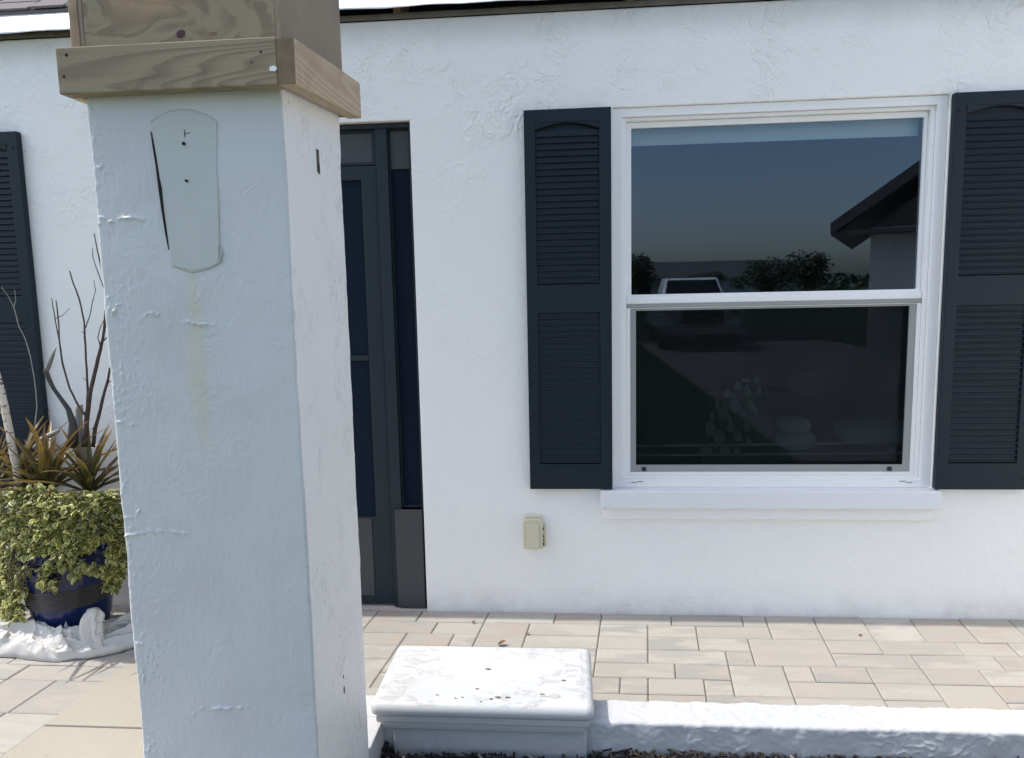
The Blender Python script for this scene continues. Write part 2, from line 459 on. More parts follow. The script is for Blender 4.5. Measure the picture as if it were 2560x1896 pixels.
M = dict(
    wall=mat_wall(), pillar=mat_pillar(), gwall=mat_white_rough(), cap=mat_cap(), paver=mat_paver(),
    slab=mat_concrete('walk_concrete', (0.315, 0.29, 0.23), (0.365, 0.34, 0.275)),
    sand=plain('joint_sand', (0.33, 0.305, 0.265), 0.95, 0.3, 60, 0.5, 300),
    shutter=plain('shutter_vinyl', (0.0100, 0.0180, 0.0270), 0.45, 0.10, 5, 0.12, 260, Specular_IOR_Level=0.25),
    frame=plain('window_vinyl', (0.86, 0.855, 0.845), 0.35, 0.02, 4),
    sill=plain('sill_paint', (0.76, 0.77, 0.79), 0.6, 0.03, 6, 0.2, 90),
    screenframe=plain('screen_frame_metal', (0.30, 0.31, 0.30), 0.45, 0.05),
    rubber=plain('black_plastic', (0.012, 0.013, 0.014), 0.5),
    bronze=plain('door_bronze', (0.020, 0.029, 0.037), 0.5, 0.10, 5, 0.08, 200, Specular_IOR_Level=0.25),
    doorpanel=plain('door_panel_grey', (0.046, 0.051, 0.055), 0.5, 0.10, 4),
    glass=mat_glass('window_glass', 0.022, (0.84, 0.89, 0.89)),
    doorglass=plain('door_screen', (0.008, 0.0145, 0.028), 0.7, 0.08, 3, Specular_IOR_Level=0.1),
    screen=mat_screen(),
    beam_x=mat_wood('pine_board_x', (0.285, 0.235, 0.155), (0.345, 0.28, 0.19), (0.155, 0.11, 0.07), 'x'),
    beam_y=mat_wood('pine_board_y', (0.52, 0.41, 0.27), (0.58, 0.47, 0.32), (0.38, 0.26, 0.15), 'y', 0.15),  # paler than the front boards: stronger light from the side put into the colour
    trim_z=mat_wood('pine_trim_z', (0.40, 0.29, 0.18), (0.44, 0.34, 0.22), (0.23, 0.15, 0.09), 'z'),
    ply=mat_plywood(),
    plyside=plain('plywood_side', (0.27, 0.215, 0.155), 0.8, 0.30, 7, 0.2, 120),
    endgrain=plain('end_grain', (0.20, 0.145, 0.09), 0.85, 0.35, 45, 0.3, 120),
    redpaint=plain('red_mark', (0.045, 0.012, 0.016), 0.6),
    wrap=plain('roof_wrap', (0.80, 0.82, 0.83), 0.35, 0.04, 5, 0.3, 14),
    rafter=plain('old_rafter', (0.33, 0.22, 0.13), 0.85, 0.3, 20, 0.3, 90),
    plate=plain('old_plate', (0.13, 0.115, 0.09), 0.9, 0.5, 14, 0.4, 60),
    shingle=mat_concrete('asphalt_shingle', (0.115, 0.10, 0.10), (0.175, 0.155, 0.15)),
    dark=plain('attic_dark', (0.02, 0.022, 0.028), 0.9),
    scar=plain('plate_scar_paint', (0.49, 0.525, 0.50), 0.6, 0.07, 9, 0.35, 40),
    caulk=plain('caulk_smear', (0.43, 0.435, 0.40), 0.7, 0.25, 40, 0.5, 90),
    hole=plain('drill_hole', (0.012, 0.011, 0.01), 0.9),
    rust=plain('rusty_metal', (0.10, 0.085, 0.075), 0.6, 0.4, 60),
    box=plain('beige_plastic', (0.62, 0.585, 0.43), 0.4, 0.05, 12),
    pot=plain('blue_glaze', (0.009, 0.020, 0.085), 0.10, 0.35, 6, 0.05, 30),
    potband=plain('ribbed_glaze', (0.05, 0.045, 0.045), 0.25, 0.35, 9),
    soil=plain('soil', (0.035, 0.026, 0.02), 0.95, 0.4, 30, 0.8, 60),
    cloth=plain('canvas_cloth', (0.56, 0.545, 0.51), 0.9, 0.09, 9, 0.35, 420),
    vine=mat_leaf('variegated_vine', (0.29, 0.31, 0.06), (0.80, 0.76, 0.36), 0.9),
    vine2=mat_leaf('dull_vine', (0.17, 0.195, 0.055), (0.50, 0.47, 0.23), 0.85),
    dryleaf=plain('dry_leaf', (0.17, 0.09, 0.05), 0.8, 0.4, 30),
    yellow=plain('yellow_leaf', (0.62, 0.42, 0.05), 0.6),
    blade=mat_blade(),
    twig=plain('twig_bark', (0.060, 0.042, 0.034), 0.8, 0.35, 30, 0.5, 120),
    drift=plain('driftwood', (0.30, 0.29, 0.265), 0.85, 0.35, 14, 0.6, 60),
    birch=mat_birch(),
    horn=plain('dark_horn', (0.040, 0.037, 0.034), 0.45, 0.3, 20, 0.3, 60),
    hornlight=plain('grey_beak', (0.17, 0.165, 0.155), 0.5, 0.2, 20),
    mulch=mat_random('mulch_chips', [(0.46, (0.020, 0.015, 0.012)), (0.26, (0.042, 0.030, 0.022)), (0.20, (0.010, 0.009, 0.008)), (0.06, (0.12, 0.095, 0.07)), (0.02, (0.36, 0.32, 0.27))]),
    grass=plain('lawn_grass', (0.060, 0.085, 0.030), 0.9, 0.4, 3, 0.6, 40),
    asphalt=mat_concrete('street_asphalt', (0.055, 0.055, 0.055), (0.075, 0.073, 0.07)),
    drive=mat_concrete('driveway_concrete', (0.40, 0.38, 0.34), (0.47, 0.44, 0.40)),
    hwall=plain('neighbour_wall', (0.62, 0.61, 0.58), 0.85, 0.05, 3, 0.3, 40),
    hroof=plain('neighbour_roof', (0.09, 0.085, 0.085), 0.9, 0.2, 8, 0.4, 30),
    htan=plain('gable_siding', (0.22, 0.185, 0.14), 0.8, 0.15, 6),
    truckpaint=plain('white_truck_paint', (0.75, 0.75, 0.75), 0.2, 0.02),
    tyre=plain('tyre_rubber', (0.015, 0.015, 0.015), 0.8),
    chrome=plain('chrome', (0.6, 0.6, 0.6), 0.15, 0.02, Metallic=1.0),
    darkglass=plain('dark_car_glass', (0.01, 0.012, 0.014), 0.05),
    treeleaf=mat_random('tree_leaf', [(0.4, (0.085, 0.115, 0.06)), (0.35, (0.11, 0.14, 0.075)), (0.25, (0.055, 0.08, 0.045))], 0.6),  # greens lightened to put distant haze into the leaf colour
    bark=plain('tree_bark', (0.08, 0.06, 0.045), 0.9, 0.3, 12, 0.6, 30),
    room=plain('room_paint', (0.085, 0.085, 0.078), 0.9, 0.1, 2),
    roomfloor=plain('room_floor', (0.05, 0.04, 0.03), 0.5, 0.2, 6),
    blind=plain('blind_fabric', (0.85, 0.86, 0.82), 0.8, 0.03, 5),
    cushion=plain('pale_cushion', (0.74, 0.75, 0.70), 0.9, 0.08, 8, 0.3, 120),
    sofa=plain('dark_sofa', (0.022, 0.027, 0.036), 0.8, 0.2, 9),
    chairshell=plain('dark_chair_shell', (0.13, 0.135, 0.10), 0.7),
    teardrop=plain('pale_teardrop', (0.48, 0.52, 0.41), 0.7, 0.3, 30),
    rosewood=plain('brown_throw', (0.13, 0.055, 0.045), 0.8),
)

# ---------------------------------------------------------------- the ground
def sheet(name, x0, x1, y0, y1, z, m, thick=0.05):
    return tag(MB().box(x0, x1, y0, y1, z - thick, z).build(name, M[m]), kind='structure')

g = MB(); g.add([(-900, -900, -0.09), (900, -900, -0.09), (900, 900, -0.09), (-900, 900, -0.09)], [(0, 1, 2, 3)])
tag(g.build('lawn', M['grass']), kind='structure')
bed = sheet('planting_bed', -0.93, 4.2, -2.15, -0.86, -0.004, 'soil', 0.08)
drive = sheet('driveway', 2.0, 7.2, -17.6, -2.45, -0.07, 'drive', 0.06)
street = sheet('street', -60, 60, -25, -18.2, -0.08, 'asphalt', 0.05)

# patio: a bed of joint sand with pavers laid on it
patio = tag(MB().box(-3.5, 2.8, -0.872, 0.03, -0.08, -0.011).box(-3.5, -1.83, -2.6, -0.872, -0.08, -0.011).build('patio', M['sand']), kind='structure')
SHX = 0.105            # the courses run a little askew to the facade
paver_cache = {}
def paver_mesh(w, h):
    k = (round(w, 4), round(h, 4))
    if k not in paver_cache:
        b = MB()
        hw, hh = w / 2 - 0.0015, h / 2 - 0.0015
        ins = 0.0045
        vs, fs = [], []
        for (a, c, z) in ((hw, hh, -0.05), (hw, hh, -0.0035), (hw - ins, hh - ins, 0.0)):
            for (sx, sy) in ((-1, -1), (1, -1), (1, 1), (-1, 1)):
                vs.append((sx * a + SHX * sy * c, sy * c, z))
        for r_ in range(2):
            for i in range(4):
                j = (i + 1) % 4
                fs.append((r_ * 4 + i, r_ * 4 + j, r_ * 4 + 4 + j, r_ * 4 + 4 + i))
        fs.append((8, 9, 10, 11))
        b.add(vs, fs)
        me = b.mesh('paver'); me.materials.append(M['paver'])
        paver_cache[k] = me
    return paver_cache[k]

def lay(x0, y1, nx, ny, ux, uy, clip, seed):
    rg = random.Random(seed)
    occ = [[False] * nx for _ in range(ny)]
    sizes = [(3, 1)] * 5 + [(2, 1)] * 6 + [(3, 2)] * 1 + [(2, 2)] * 2 + [(1, 1)] * 1
    for j in range(ny):
        for i in range(nx):
            if occ[j][i]: continue
            rg.shuffle(sizes)
            for (w, h) in sizes + [(1, 1)]:
                if i + w <= nx and j + h <= ny and not any(occ[j + b][i + a] for a in range(w) for b in range(h)): break
            for a in range(w):
                for b in range(h): occ[j + b][i + a] = True
            yc = y1 - (j + h / 2) * uy
            xc = x0 + (i + w / 2) * ux + SHX * yc
            if not clip(xc, yc, w * ux, h * uy): continue
            o = link('paver', paver_mesh(w * ux, h * uy), None, patio)
            o.location = (xc, yc, rg.uniform(-0.0012, 0.0012))
            o.rotation_euler = (rg.uniform(-.004, .004), rg.uniform(-.004, .004), 0)
lay(-3.42, -0.006, 61, 8, 0.1015, 0.1075, lambda x, y, w, h: x + w / 2 < 2.78 and not (-1.70 < x < -1.0 and y < -.36), 11)
lay(-3.325, -0.006 - 8 * 0.1075, 16, 14, 0.1015, 0.1075, lambda x, y, w, h: True, 5)

# concrete walk
walk = tag(MB().box(-1.80, -0.95, -2.9, -0.30, -0.09, -0.02).build('walkway', M['sand']), kind='structure')
def slab(y0, y1, dz):
    x = lambda y: -1.798 + SHX * (y + 0.9) * 0.9
    b = MB().prism([(x(y0), y0), (-0.93, y0), (-0.93, y1), (x(y1), y1)], 'z', -0.085, 0.003 + dz)
    b.build('slab', M['slab'], walk, bevel=0.006)
slab(-2.9, -0.941, 0.0)
slab(-0.935, -0.29, 0.001)

# ---------------------------------------------------------------- the house
house = tag(empty('house', (0, 0, 0)), 'white stucco house facade with vinyl window, dark entry door and unfinished eave', 'house')

def plate_with_holes(mb, x0, x1, z0, z1, holes, y0, y1):
    xs = sorted({x0, x1, *[h[0] for h in holes], *[h[1] for h in holes]})
    zs = sorted({z0, z1, *[h[2] for h in holes], *[h[3] for h in holes]})
    solid = lambda i, j: 0 <= i < len(xs) - 1 and 0 <= j < len(zs) - 1 and not any(h[0] <= (xs[i] + xs[i + 1]) / 2 <= h[1] and h[2] <= (zs[j] + zs[j + 1]) / 2 <= h[3] for h in holes)
    vid = {}
    def V(x, y, z):
        k = (round(x, 5), round(y, 5), round(z, 5))
        if k not in vid:
            vid[k] = len(mb.v); mb.v.append((x, y, z))
        return vid[k]
    for i in range(len(xs) - 1):
        for j in range(len(zs) - 1):
            if not solid(i, j): continue
            a, b, c, d = xs[i], xs[i + 1], zs[j], zs[j + 1]
            mb.f.append((V(a, y0, c), V(b, y0, c), V(b, y0, d), V(a, y0, d)))
            mb.f.append((V(a, y1, c), V(a, y1, d), V(b, y1, d), V(b, y1, c)))
            if not solid(i - 1, j): mb.f.append((V(a, y0, c), V(a, y0, d), V(a, y1, d), V(a, y1, c)))
            if not solid(i + 1, j): mb.f.append((V(b, y0, c), V(b, y1, c), V(b, y1, d), V(b, y0, d)))
            if not solid(i, j - 1): mb.f.append((V(a, y0, c), V(a, y1, c), V(b, y1, c), V(b, y0, c)))
            if not solid(i, j + 1): mb.f.append((V(a, y0, d), V(b, y0, d), V(b, y1, d), V(a, y1, d)))
    return mb

WX0, WX1, WZ0, WZ1 = 0.186, 1.520, 0.574, 2.182      # window opening
DX0, DX1, DZ = -1.80, -0.662, 2.165                   # door opening
WT = 2.568
wb = plate_with_holes(MB(), -5.0, 5.0, -0.1, WT, [(WX0, WX1, WZ0, WZ1), (DX0, DX1, -0.2, DZ), (-4.3, -2.95, WZ0, WZ1)], 0.0, 0.20)
wb.build('wall', M['wall'], house, bevel=0.006)
# unseen white wing added on the right to bounce sun onto the pillar
MB().box(2.95, 5.0, -2.8, -.001, -.1, WT).build('bounce_wing_wall', M['wall'], house, bevel=.006)
MB().prism([(-2.82, WT + .002), (.0, WT + .002), (.0, WT + .9)], 'x', 2.94, 5.0).build('bounce_wing_roof', M['shingle'], house)
# pale render band round the window head and the sill
sb = MB().box(0.128, 1.545, -0.048, 0.03, 0.494, 0.5735)
sb.build('window_sill', M['sill'], house, bevel=0.006)
nb = MB().prism([(0.142, 0.440), (1.522, 0.440), (1.535, 0.4935), (0.132, 0.4935)], 'y', -0.022, 0.02)
nb.build('sill_apron', M['wall'], house, bevel=0.005)

# window: frame with sashes, screen and panes
def ring(mb, x0, x1, z0, z1, wl, wr, wb_, wt, y0, y1):
    return plate_with_holes(mb, x0, x1, z0, z1, [(x0 + wl, x1 - wr, z0 + wb_, z1 - wt)], y0, y1)
win = ring(MB(), WX0 + .001, WX1 - .001, WZ0 + .001, WZ1 - .001, .040, .040, .035, .036, 0.012, 0.11).build('window', M['frame'], house, bevel=0.003)
tag(win, 'white vinyl single-hung window with screened lower half')
ring(MB(), .2275, 1.4785, .610, 2.1445, .018, .018, .014, .014, 0.026, 0.105).build('inner_frame', M['frame'], win, bevel=0.002)
ring(MB(), .246, 1.460, 1.366, 2.130, .022, .014, .048, .024, 0.045, 0.075).build('upper_sash', M['frame'], win, bevel=0.003)
MB().box(.2465, 1.4595, 0.030, 0.0445, 1.374, 1.405).build('meeting_rail', M['frame'], win, bevel=0.003)
MB().box(.2465, 1.4595, 0.026, 0.0445, 1.358, 1.3735).build('rail_lip', M['screenframe'], win, bevel=0.002)
ring(MB(), .246, 1.460, .6245, 1.3575, .016, .016, .014, .004, 0.030, 0.060).build('lower_sash', M['frame'], win, bevel=0.002)
ring(MB(), .2625, 1.4435, .639, 1.353, .024, .028, .030, .008, 0.034, 0.046).build('screen_frame', M['screenframe'], win, bevel=0.002)
MB().box(.2865, 1.4155, 0.0395, 0.0405, .669, 1.345).build('insect_screen', M['screen'], win)
MB().box(.268, 1.446, 0.058, 0.062, 1.414, 2.106).build('upper_pane', M['glass'], win)
MB().box(.262, 1.444, 0.066, 0.070, .6385, 1.3535).build('lower_pane', M['glass'], win)
for x in (.312, 1.352): MB().box(x, x + .018, 0.028, 0.034, .643, .660).build('screen_latch', M['rubber'], win, bevel=0.002)
for (x, z) in ((.262, .594), (.290, .598), (1.395, .600), (1.422, .595)):
    MB().box(x, x + .026, 0.0105, 0.0125, z, z + .004).build('weep_slot', M['screenframe'], win)

# room behind the window
rm = MB()
rm.box(-.9, 2.6, 3.0, 3.05, -.05, 2.6)
rm.box(-.95, -.9, .2, 3.05, -.05, 2.6); rm.box(2.6, 2.65, .2, 3.05, -.05, 2.6)
rm.box(-.95, 2.65, .2, 3.05, 2.6, 2.65)
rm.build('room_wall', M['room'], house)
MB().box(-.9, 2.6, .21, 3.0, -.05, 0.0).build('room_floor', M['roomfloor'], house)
MB().box(.20, 1.51, .112, .199, .560, .590).build('window_stool', M['frame'], house, bevel=.003)
tag(MB().tube([(.255, .135, 2.15), (1.455, .135, 2.15)], .020, 14).box(.256, 1.452, .112, .116, 2.046, 2.155).build('roller_blind', M['blind']), 'pale rolled-up blind behind the top of the upper window pane', 'blind')

# wall behind the door (dark hall)
MB().box(DX0 - .1, DX1 + .1, 1.4, 1.45, -.05, 2.5).box(DX0 - .1, DX0 - .06, .2, 1.4, -.05, 2.5).box(DX1 + .06, DX1 + .1, .2, 1.4, -.05, 2.5).box(DX0 - .1, DX1 + .1, .2, 1.4, 2.45, 2.5).build('hall_wall', M['dark'], house)
MB().box(DX0 - .06, DX1 + .06, .001, 1.4, -.06, -.004).build('threshold', M['drive'], house)

# entry: storm door with side light
dr = ring(MB(), DX0 + .002, DX1 - .002, 0.0, DZ - .002, .03, .010, .0, .020, 0.028, 0.12)
dr.box(-.820, -.770, .030, .119, 0.001, DZ - .0225)
dr.build('entry_door_frame', M['bronze'], house, bevel=0.003)
door = ring(MB(), -1.768, -.8225, .012, 1.992, .072, .072, .412, .060, 0.045, 0.085)
door.build('storm_door', M['bronze'], house, bevel=0.004)
MB().box(-1.695, -.8955, .056, .060, .4245, 1.1435).build('door_pane', M['doorglass'], door_o if False else bpy.data.objects['storm_door'])
sd = bpy.data.objects['storm_door']
MB().box(-1.695, -.8955, .056, .060, 1.1685, 1.9315).build('door_pane', M['doorglass'], sd)
MB().box(-1.6955, -.895, .046, .084, 1.144, 1.168).build('mid_rail', M['bronze'], sd, bevel=.003)
MB().box(-1.70, -.914, .0405, .0445, .048, .418).build('kick_panel', M['doorpanel'], sd, bevel=.002)
MB().tube([(-1.71, .02, 1.02), (-1.71, -.012, 1.02), (-1.71, -.012, 1.14), (-1.71, .02, 1.14)], .008, 8).build('door_handle', M['bronze'], sd, smooth=True)
sl_ = ring(MB(), -.7695, -.6725, .4675, 2.144, .006, .008, .012, .006, 0.050, 0.085).build('side_light', M['bronze'], house, bevel=.002)
MB().box(-.763, -.681, .056, .064, 1.975, 2.137).build('upper_panel', M['doorpanel'], sl_, bevel=.002)
MB().box(-.763, -.681, .064, .068, .480, 1.9745).build('side_pane', M['doorglass'], sl_)
MB().box(-.800, -.6735, .018, .0275, .006, .467).build('lower_panel', M['doorpanel'], sl_, bevel=.002)
tf = ring(MB(), -1.768, -.8225, 1.9955, 2.142, .02, .02, .012, .010, 0.05, 0.09).build('transom', M['bronze'], house, bevel=.002)
MB().box(-1.747, -.8435, .058, .066, 2.009, 2.131).build('transom_panel', M['doorpanel'], tf)

# eave: top plate, rafters, hanging wrap and shingles
pb = MB()
n = 90
prow = [[], [], [], []]
for i in range(n + 1):
    x = -5 + 10 * i / n
    w = fbm(x * 3, 1.7, 0) * .004
    prow[0].append((x, -.006 + w, WT + .001)); prow[1].append((x, -.008 + w, WT + .024 + w)); prow[2].append((x, .03, WT + .026 + w)); prow[3].append((x, .2, WT + .026))
link('top_plate', grid_mesh('top_plate', prow, n + 1, 4), M['plate'], house)
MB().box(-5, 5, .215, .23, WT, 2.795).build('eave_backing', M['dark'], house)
for x in (-4.05, -3.1, -2.29, -1.60, -0.72, .245, 1.02, 1.83, 2.6):
    s = MB().prism([(.022, 2.596), (.214, 2.596), (.214, 2.78), (.022, 2.654)], 'x', x, x + .030).build('rafter', M['rafter'], house, bevel=.003)
ev = []
nx = 260
for j in range(9):
    t = j / 8
    row = []
    for i in range(nx + 1):
        x = -5 + 10 * i / nx
        zb = 2.600 if x > -1.4 else 2.578
        sag = fbm(x * 1.1, 4.2, 0) * .010 + fbm(x * 6, .3, 0) * .003
        zb += sag
        if x > -.05: zb += .02 * min(1, (x + .05) * 2)
        y = -.052 + .075 * t + fbm(x * 3.1, t * 2, 7) * .008 * (1 - t)
        row.append((x, y, zb + (2.678 - zb) * t))
    ev.append(row)
wrp = link('roof_wrap', grid_mesh('roof_wrap', ev, nx + 1, 9), M['wrap'], house)
so = wrp.modifiers.new('thick', 'SOLIDIFY'); so.thickness = .002; so.offset = 1
PITCH = R(34)
cp, sp = math.cos(PITCH), math.sin(PITCH)
roof = MB().prism([(.020, 2.679), (2.6, 2.679 + 2.58 * sp / cp), (2.6, 2.70 + 2.58 * sp / cp), (.016, 2.690)], 'x', -5, 5).build('roof', M['shingle'], house)
rg = random.Random(4)
sh_mesh = [None] * 3
for k, w in enumerate((.16, .21, .26)):
    me = MB().add([(0, 0, 0), (w, 0, 0), (w - .012, .155 * cp, .155 * sp + .004), (.010, .155 * cp, .155 * sp + .004), (0, -.002, .009), (w, -.002, .009), (w - .012, .153 * cp, .155 * sp + .010), (.010, .153 * cp, .155 * sp + .010)],
        [(0, 3, 2, 1), (4, 5, 6, 7), (0, 1, 5, 4), (1, 2, 6, 5), (2, 3, 7, 6), (3, 0, 4, 7)]).mesh('shingle')
    me.materials.append(M['shingle']); sh_mesh[k] = me
for j in range(3):
    x = -3.3 + .07 * j
    while x < 2.7:
        k = rg.randrange(3)
        o = link('shingle', sh_mesh[k], None, roof)
        u = .004 + j * .105
        o.location = (x, .012 + u * cp, 2.6915 + u * sp + (.004 if rg.random() < .4 else 0))
        x += (.16, .21, .26)[k] + .006

# ---------------------------------------------------------------- shutters
def make_shutter(x0, w, label):
    z0, z1 = .578, 2.178
    root = tag(empty('shutter', (x0, 0, z0)), label, 'shutter', 'dark louvered shutters on the facade')
    h = z1 - z0
    a0, a1 = .046, w - .050
    up0, up1, lo0, lo1 = 1.463 - z0, 2.094 - z0, .690 - z0, 1.344 - z0
    fr = plate_with_holes(MB(), 0, w, 0, h, [(a0, a1, lo0, lo1), (a0, a1, up0, up1 + .030)], -.034, -.004)
    # arched filler at the top of the upper louvre field
    pts = [(a0, up1 + .030)]
    for i in range(13):
        s = i / 12
        pts.append((a0 + (a1 - a0) * s, up1 + .002 + .026 * math.sin(math.pi * s)))
    pts.append((a1, up1 + .030))
    fr.prism(pts[::-1], 'y', -.034, -.006)
    fo = fr.build('frame', M['shutter'], root, bevel=.0025)
    MB().box(a0 - .002, a1 + .002, -.010, -.005, lo0 - .002, up1 + .028).build('backing', M['shutter'], root)
    # louvre: a sloping blade with a proud rounded lower edge
    p = .0253
    prof = [(-.0235, p * .985), (-.0262, p * .30), (-.0326, p * .17), (-.0336, p * .08), (-.0322, .0), (-.0262, -.0005), (-.012, p * .3)]
    key = round(a1 - a0, 4)
    if key not in louv:
        me = MB().prism(prof, 'x', 0.001, a1 - a0 - .001).mesh('louver'); me.materials.append(M['shutter']); louv[key] = me
    for (s, e) in ((lo0, lo1), (up0, up1)):
        k = int((e - s - .004) / p)
        pp = (e - s - .004) / k
        for i in range(k):
            o = link('louver', louv[key], None, root)
            o.location = (a0, 0, s + .005 + i * pp)
    for (x, z) in ((.020, .05), (w - .022, .05), (.020, h - .07), (w - .022, h - .07), (w - .03, .80)):
        MB().lathe([(0, -.0), (.0045, -.0), (.004, .003), (0, .004)], 8).build('screw', M['shutter'], root).matrix_local = Matrix.Translation((x, -.0338, z)) @ Matrix.Rotation(R(90), 4, 'X')
    return root
louv = {}
make_shutter(-.178, .358, 'dark louvered shutter between the entry door and the window')
make_shutter(1.522, .366, 'dark louvered shutter at the right end, right of the window')
make_shutter(-2.752, .356, 'dark louvered shutter behind the potted plant, left of the pillar')

# cable box on the wall
bx = tag(empty('cable_box', (-.213, 0, .306)), 'small beige plastic junction box on the wall below the left window corner', 'junction box')
bb = MB().prism([(.0, .0), (.090, .0), (.090, .118), (.076, .140), (.012, .140), (.0, .125)], 'y', -.036, 0.0)
bb.build('body', M['box'], bx, bevel=.006)
MB().box(.012, .070, -.0445, -.0362, .006, .116).build('cover', M['box'], bx, bevel=.005)
MB().box(.091, .100, -.028, -.004, .010, .104).build('hinge_strip', M['box'], bx, bevel=.002)
for z, h in ((.016, .016), (.040, .006), (.056, .006), (.090, .008)): MB().box(.088, .0925, -.0370, -.030, z, z + h).build('hinge_slot', M['hole'], bx)
MB().box(.010, .080, -.030, -.002, .141, .150).build('top_lip', M['box'], bx, bevel=.003)

# ---------------------------------------------------------------- pillar
PX0, PX1, PY0, PY1, PZ = -1.035, -.604, -1.557, -1.155, 1.925
pillar = tag(empty('pillar', (0, 0, 0)), 'square white stucco pillar with a plate scar and drip stain, standing in front', 'pillar')
def ridge_line(x, z, pts, w):
    best = 0.0
    for (a, b) in zip(pts[:-1], pts[1:]):
        dx, dz = b[0] - a[0], b[1] - a[1]
        L2 = dx * dx + dz * dz
        t = max(0, min(1, ((x - a[0]) * dx + (z - a[1]) * dz) / L2))
        d = math.hypot(x - a[0] - t * dx, z - a[1] - t * dz)
        if d < w: best = max(best, (1 - d / w))
    return best
def fp(px, py):
    p = at(px, py, PY0); return (p.x, p.z)
FR = [  # plaster welts seen on the front face (photo pixels)
    ([fp(250, 560), fp(300, 548), fp(375, 555)], .008, .0028), ([fp(255, 545), fp(330, 542), fp(352, 550)], .006, .0020),
    ([fp(285, 790), fp(295, 765), fp(315, 755)], .006, .0030), ([fp(350, 805), fp(372, 782), fp(400, 788)], .006, .0020),
    ([fp(405, 812), fp(470, 806), fp(545, 815)], .006, .0022), ([fp(318, 1338), fp(380, 1328), fp(462, 1334)], .007, .0032),
    ([fp(484, 1785), fp(510, 1770), fp(560, 1772), fp(620, 1770)], .006, .0022), ([fp(375, 1690), fp(400, 1700)], .006, .0028),
    ([fp(340, 1300), fp(358, 1260)], .006, .0026), ([fp(300, 1055), fp(350, 1062)], .009, .0024), ([fp(305, 900), fp(312, 985)], .005, .0022)]
def perim():
    P = []
    def side(a, b, n, nm):
        for i in range(n):
            t = i / n
            P.append((a[0] + (b[0] - a[0]) * t, a[1] + (b[1] - a[1]) * t, nm, t))
    r = .007
    yl, yr = PY0 - .005, PY0 + .008         # the front turns a hair away from the sun
    def arc(c, a0, a1, n, tag_):
        for i in range(n):
            g = R(a0 + (a1 - a0) * i / n)
            P.append((c[0] + r * math.cos(g), c[1] + r * math.sin(g), (math.cos(g), math.sin(g)), tag_))
    nl = (0.03, -1.0)
    side((PX0 + r, yl), (PX1 - r, yr), 170, nl)
    arc((PX1 - r, yr + r), -90, 0, 4, 1.0)
    side((PX1, yr + r), (PX1, PY1 - r), 90, (1, 0))
    arc((PX1 - r, PY1 - r), 0, 90, 4, 1.0)
    side((PX1 - r, PY1), (PX0 + r, PY1), 12, (0, 1))
    arc((PX0 + r, PY1 - r), 90, 180, 4, 0.0)
    side((PX0, PY1 - r), (PX0, yl + r), 60, (-1, 0))
    arc((PX0 + r, yl + r), 180, 270, 5, 0.0)
    return P
PER = perim()
NZ = 680
rows = []
for j in range(NZ + 1):
    z = -.10 + (PZ + .10) * j / NZ
    row = []
    for (x, y, nm, t) in PER:
        d = fbm(x * 5, y * 5, z * 5, 2) * .0022
        lw = 0.0
        if nm[1] < -.9:      # front: rough towards the left arris
            lf = .55 * sstep(PX0 + .008, PX0 + .014, x) * (1 - sstep(PX0 + .014, PX0 + .04, x)) + .40 * (1 - sstep(PX0 + .02, PX0 + .16, x))
            ru = max(0.0, noise.noise((x * 150, 3.0, z * 85)) - .18) * max(0.0, noise.noise((x * 9, 8.0, z * 6)) + .35)
            lw = lf * ru * .013
            for pts, w, hgt in FR:
                if abs(z - pts[0][1]) < .12:
                    q = ridge_line(x, z + .004 * noise.noise((x * 90, 4.0, z * 30)), pts, w * .75)
                    if q: lw += 2.5 * hgt * q * max(0, .15 + 1.7 * noise.noise((x * 52, 1.0, z * 110)))
        elif nm[0] > .9:
            lw = (ridge(x, y * 9, z * 4) - .5) * .0006 + noise.noise((y * 30, 5, z * 30)) * .0007
        else:
            lw = noise.noise((x * 20 + 9, y * 20, z * 16)) * .0016
        if nm[0] > .2 and nm[0] < .98 or (nm[0] < -.2): lw += noise.noise((3, 9, z * 14)) * .0012 + noise.noise((7, 3, z * 60)) * .0006
        d += lw
        row.append((x + nm[0] * d, y + nm[1] * d, z))
    rows.append(row)
pme = grid_mesh('stucco_body', rows, len(PER), NZ + 1, closed=True)
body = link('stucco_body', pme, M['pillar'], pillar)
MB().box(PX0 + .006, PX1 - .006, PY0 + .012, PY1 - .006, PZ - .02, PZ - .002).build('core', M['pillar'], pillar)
# plate scar
def fpx(px, py): return fp(px, py)
yl = lambda x: PY0 - .005 + .013 * (x - PX0) / (PX1 - PX0)
out = [(379, 308), (398, 292), (425, 279), (455, 274), (485, 277), (515, 287), (541, 303), (541, 400), (545, 520), (547, 600), (546, 655), (528, 668), (505, 674), (480, 678), (455, 672), (430, 666), (428, 640), (410, 520), (394, 400)]
pts = [fpx(*p) for p in out]
sm = MB()
k = len(pts); cx = sum(p[0] for p in pts) / k; cz = sum(p[1] for p in pts) / k
for lay_, (sc, dy) in enumerate(((1.0, .004), (1.0, -.0004), (.985, -.0016))):
    sm.v += [(cx + (p[0] - cx) * sc, yl(p[0]) + dy - .0012, cz + (p[1] - cz) * (sc if lay_ < 2 else .985)) for p in pts]
for a in range(2):
    for i in range(k):
        j = (i + 1) % k
        sm.f.append((a * k + i, a * k + j, (a + 1) * k + j, (a + 1) * k + i))
sm.f.append(tuple(2 * k + i for i in range(k)))
sm.build('plate_scar', M['scar'], pillar)
def groove(pxs, rads, m, nm_, off=-.0035):
    P = []
    for (a, b) in pxs:
        x, z = fp(a, b); P.append((x, yl(x) + off, z))
    return MB().tube(P, rads, 7).build(nm_, M[m], pillar, smooth=True)
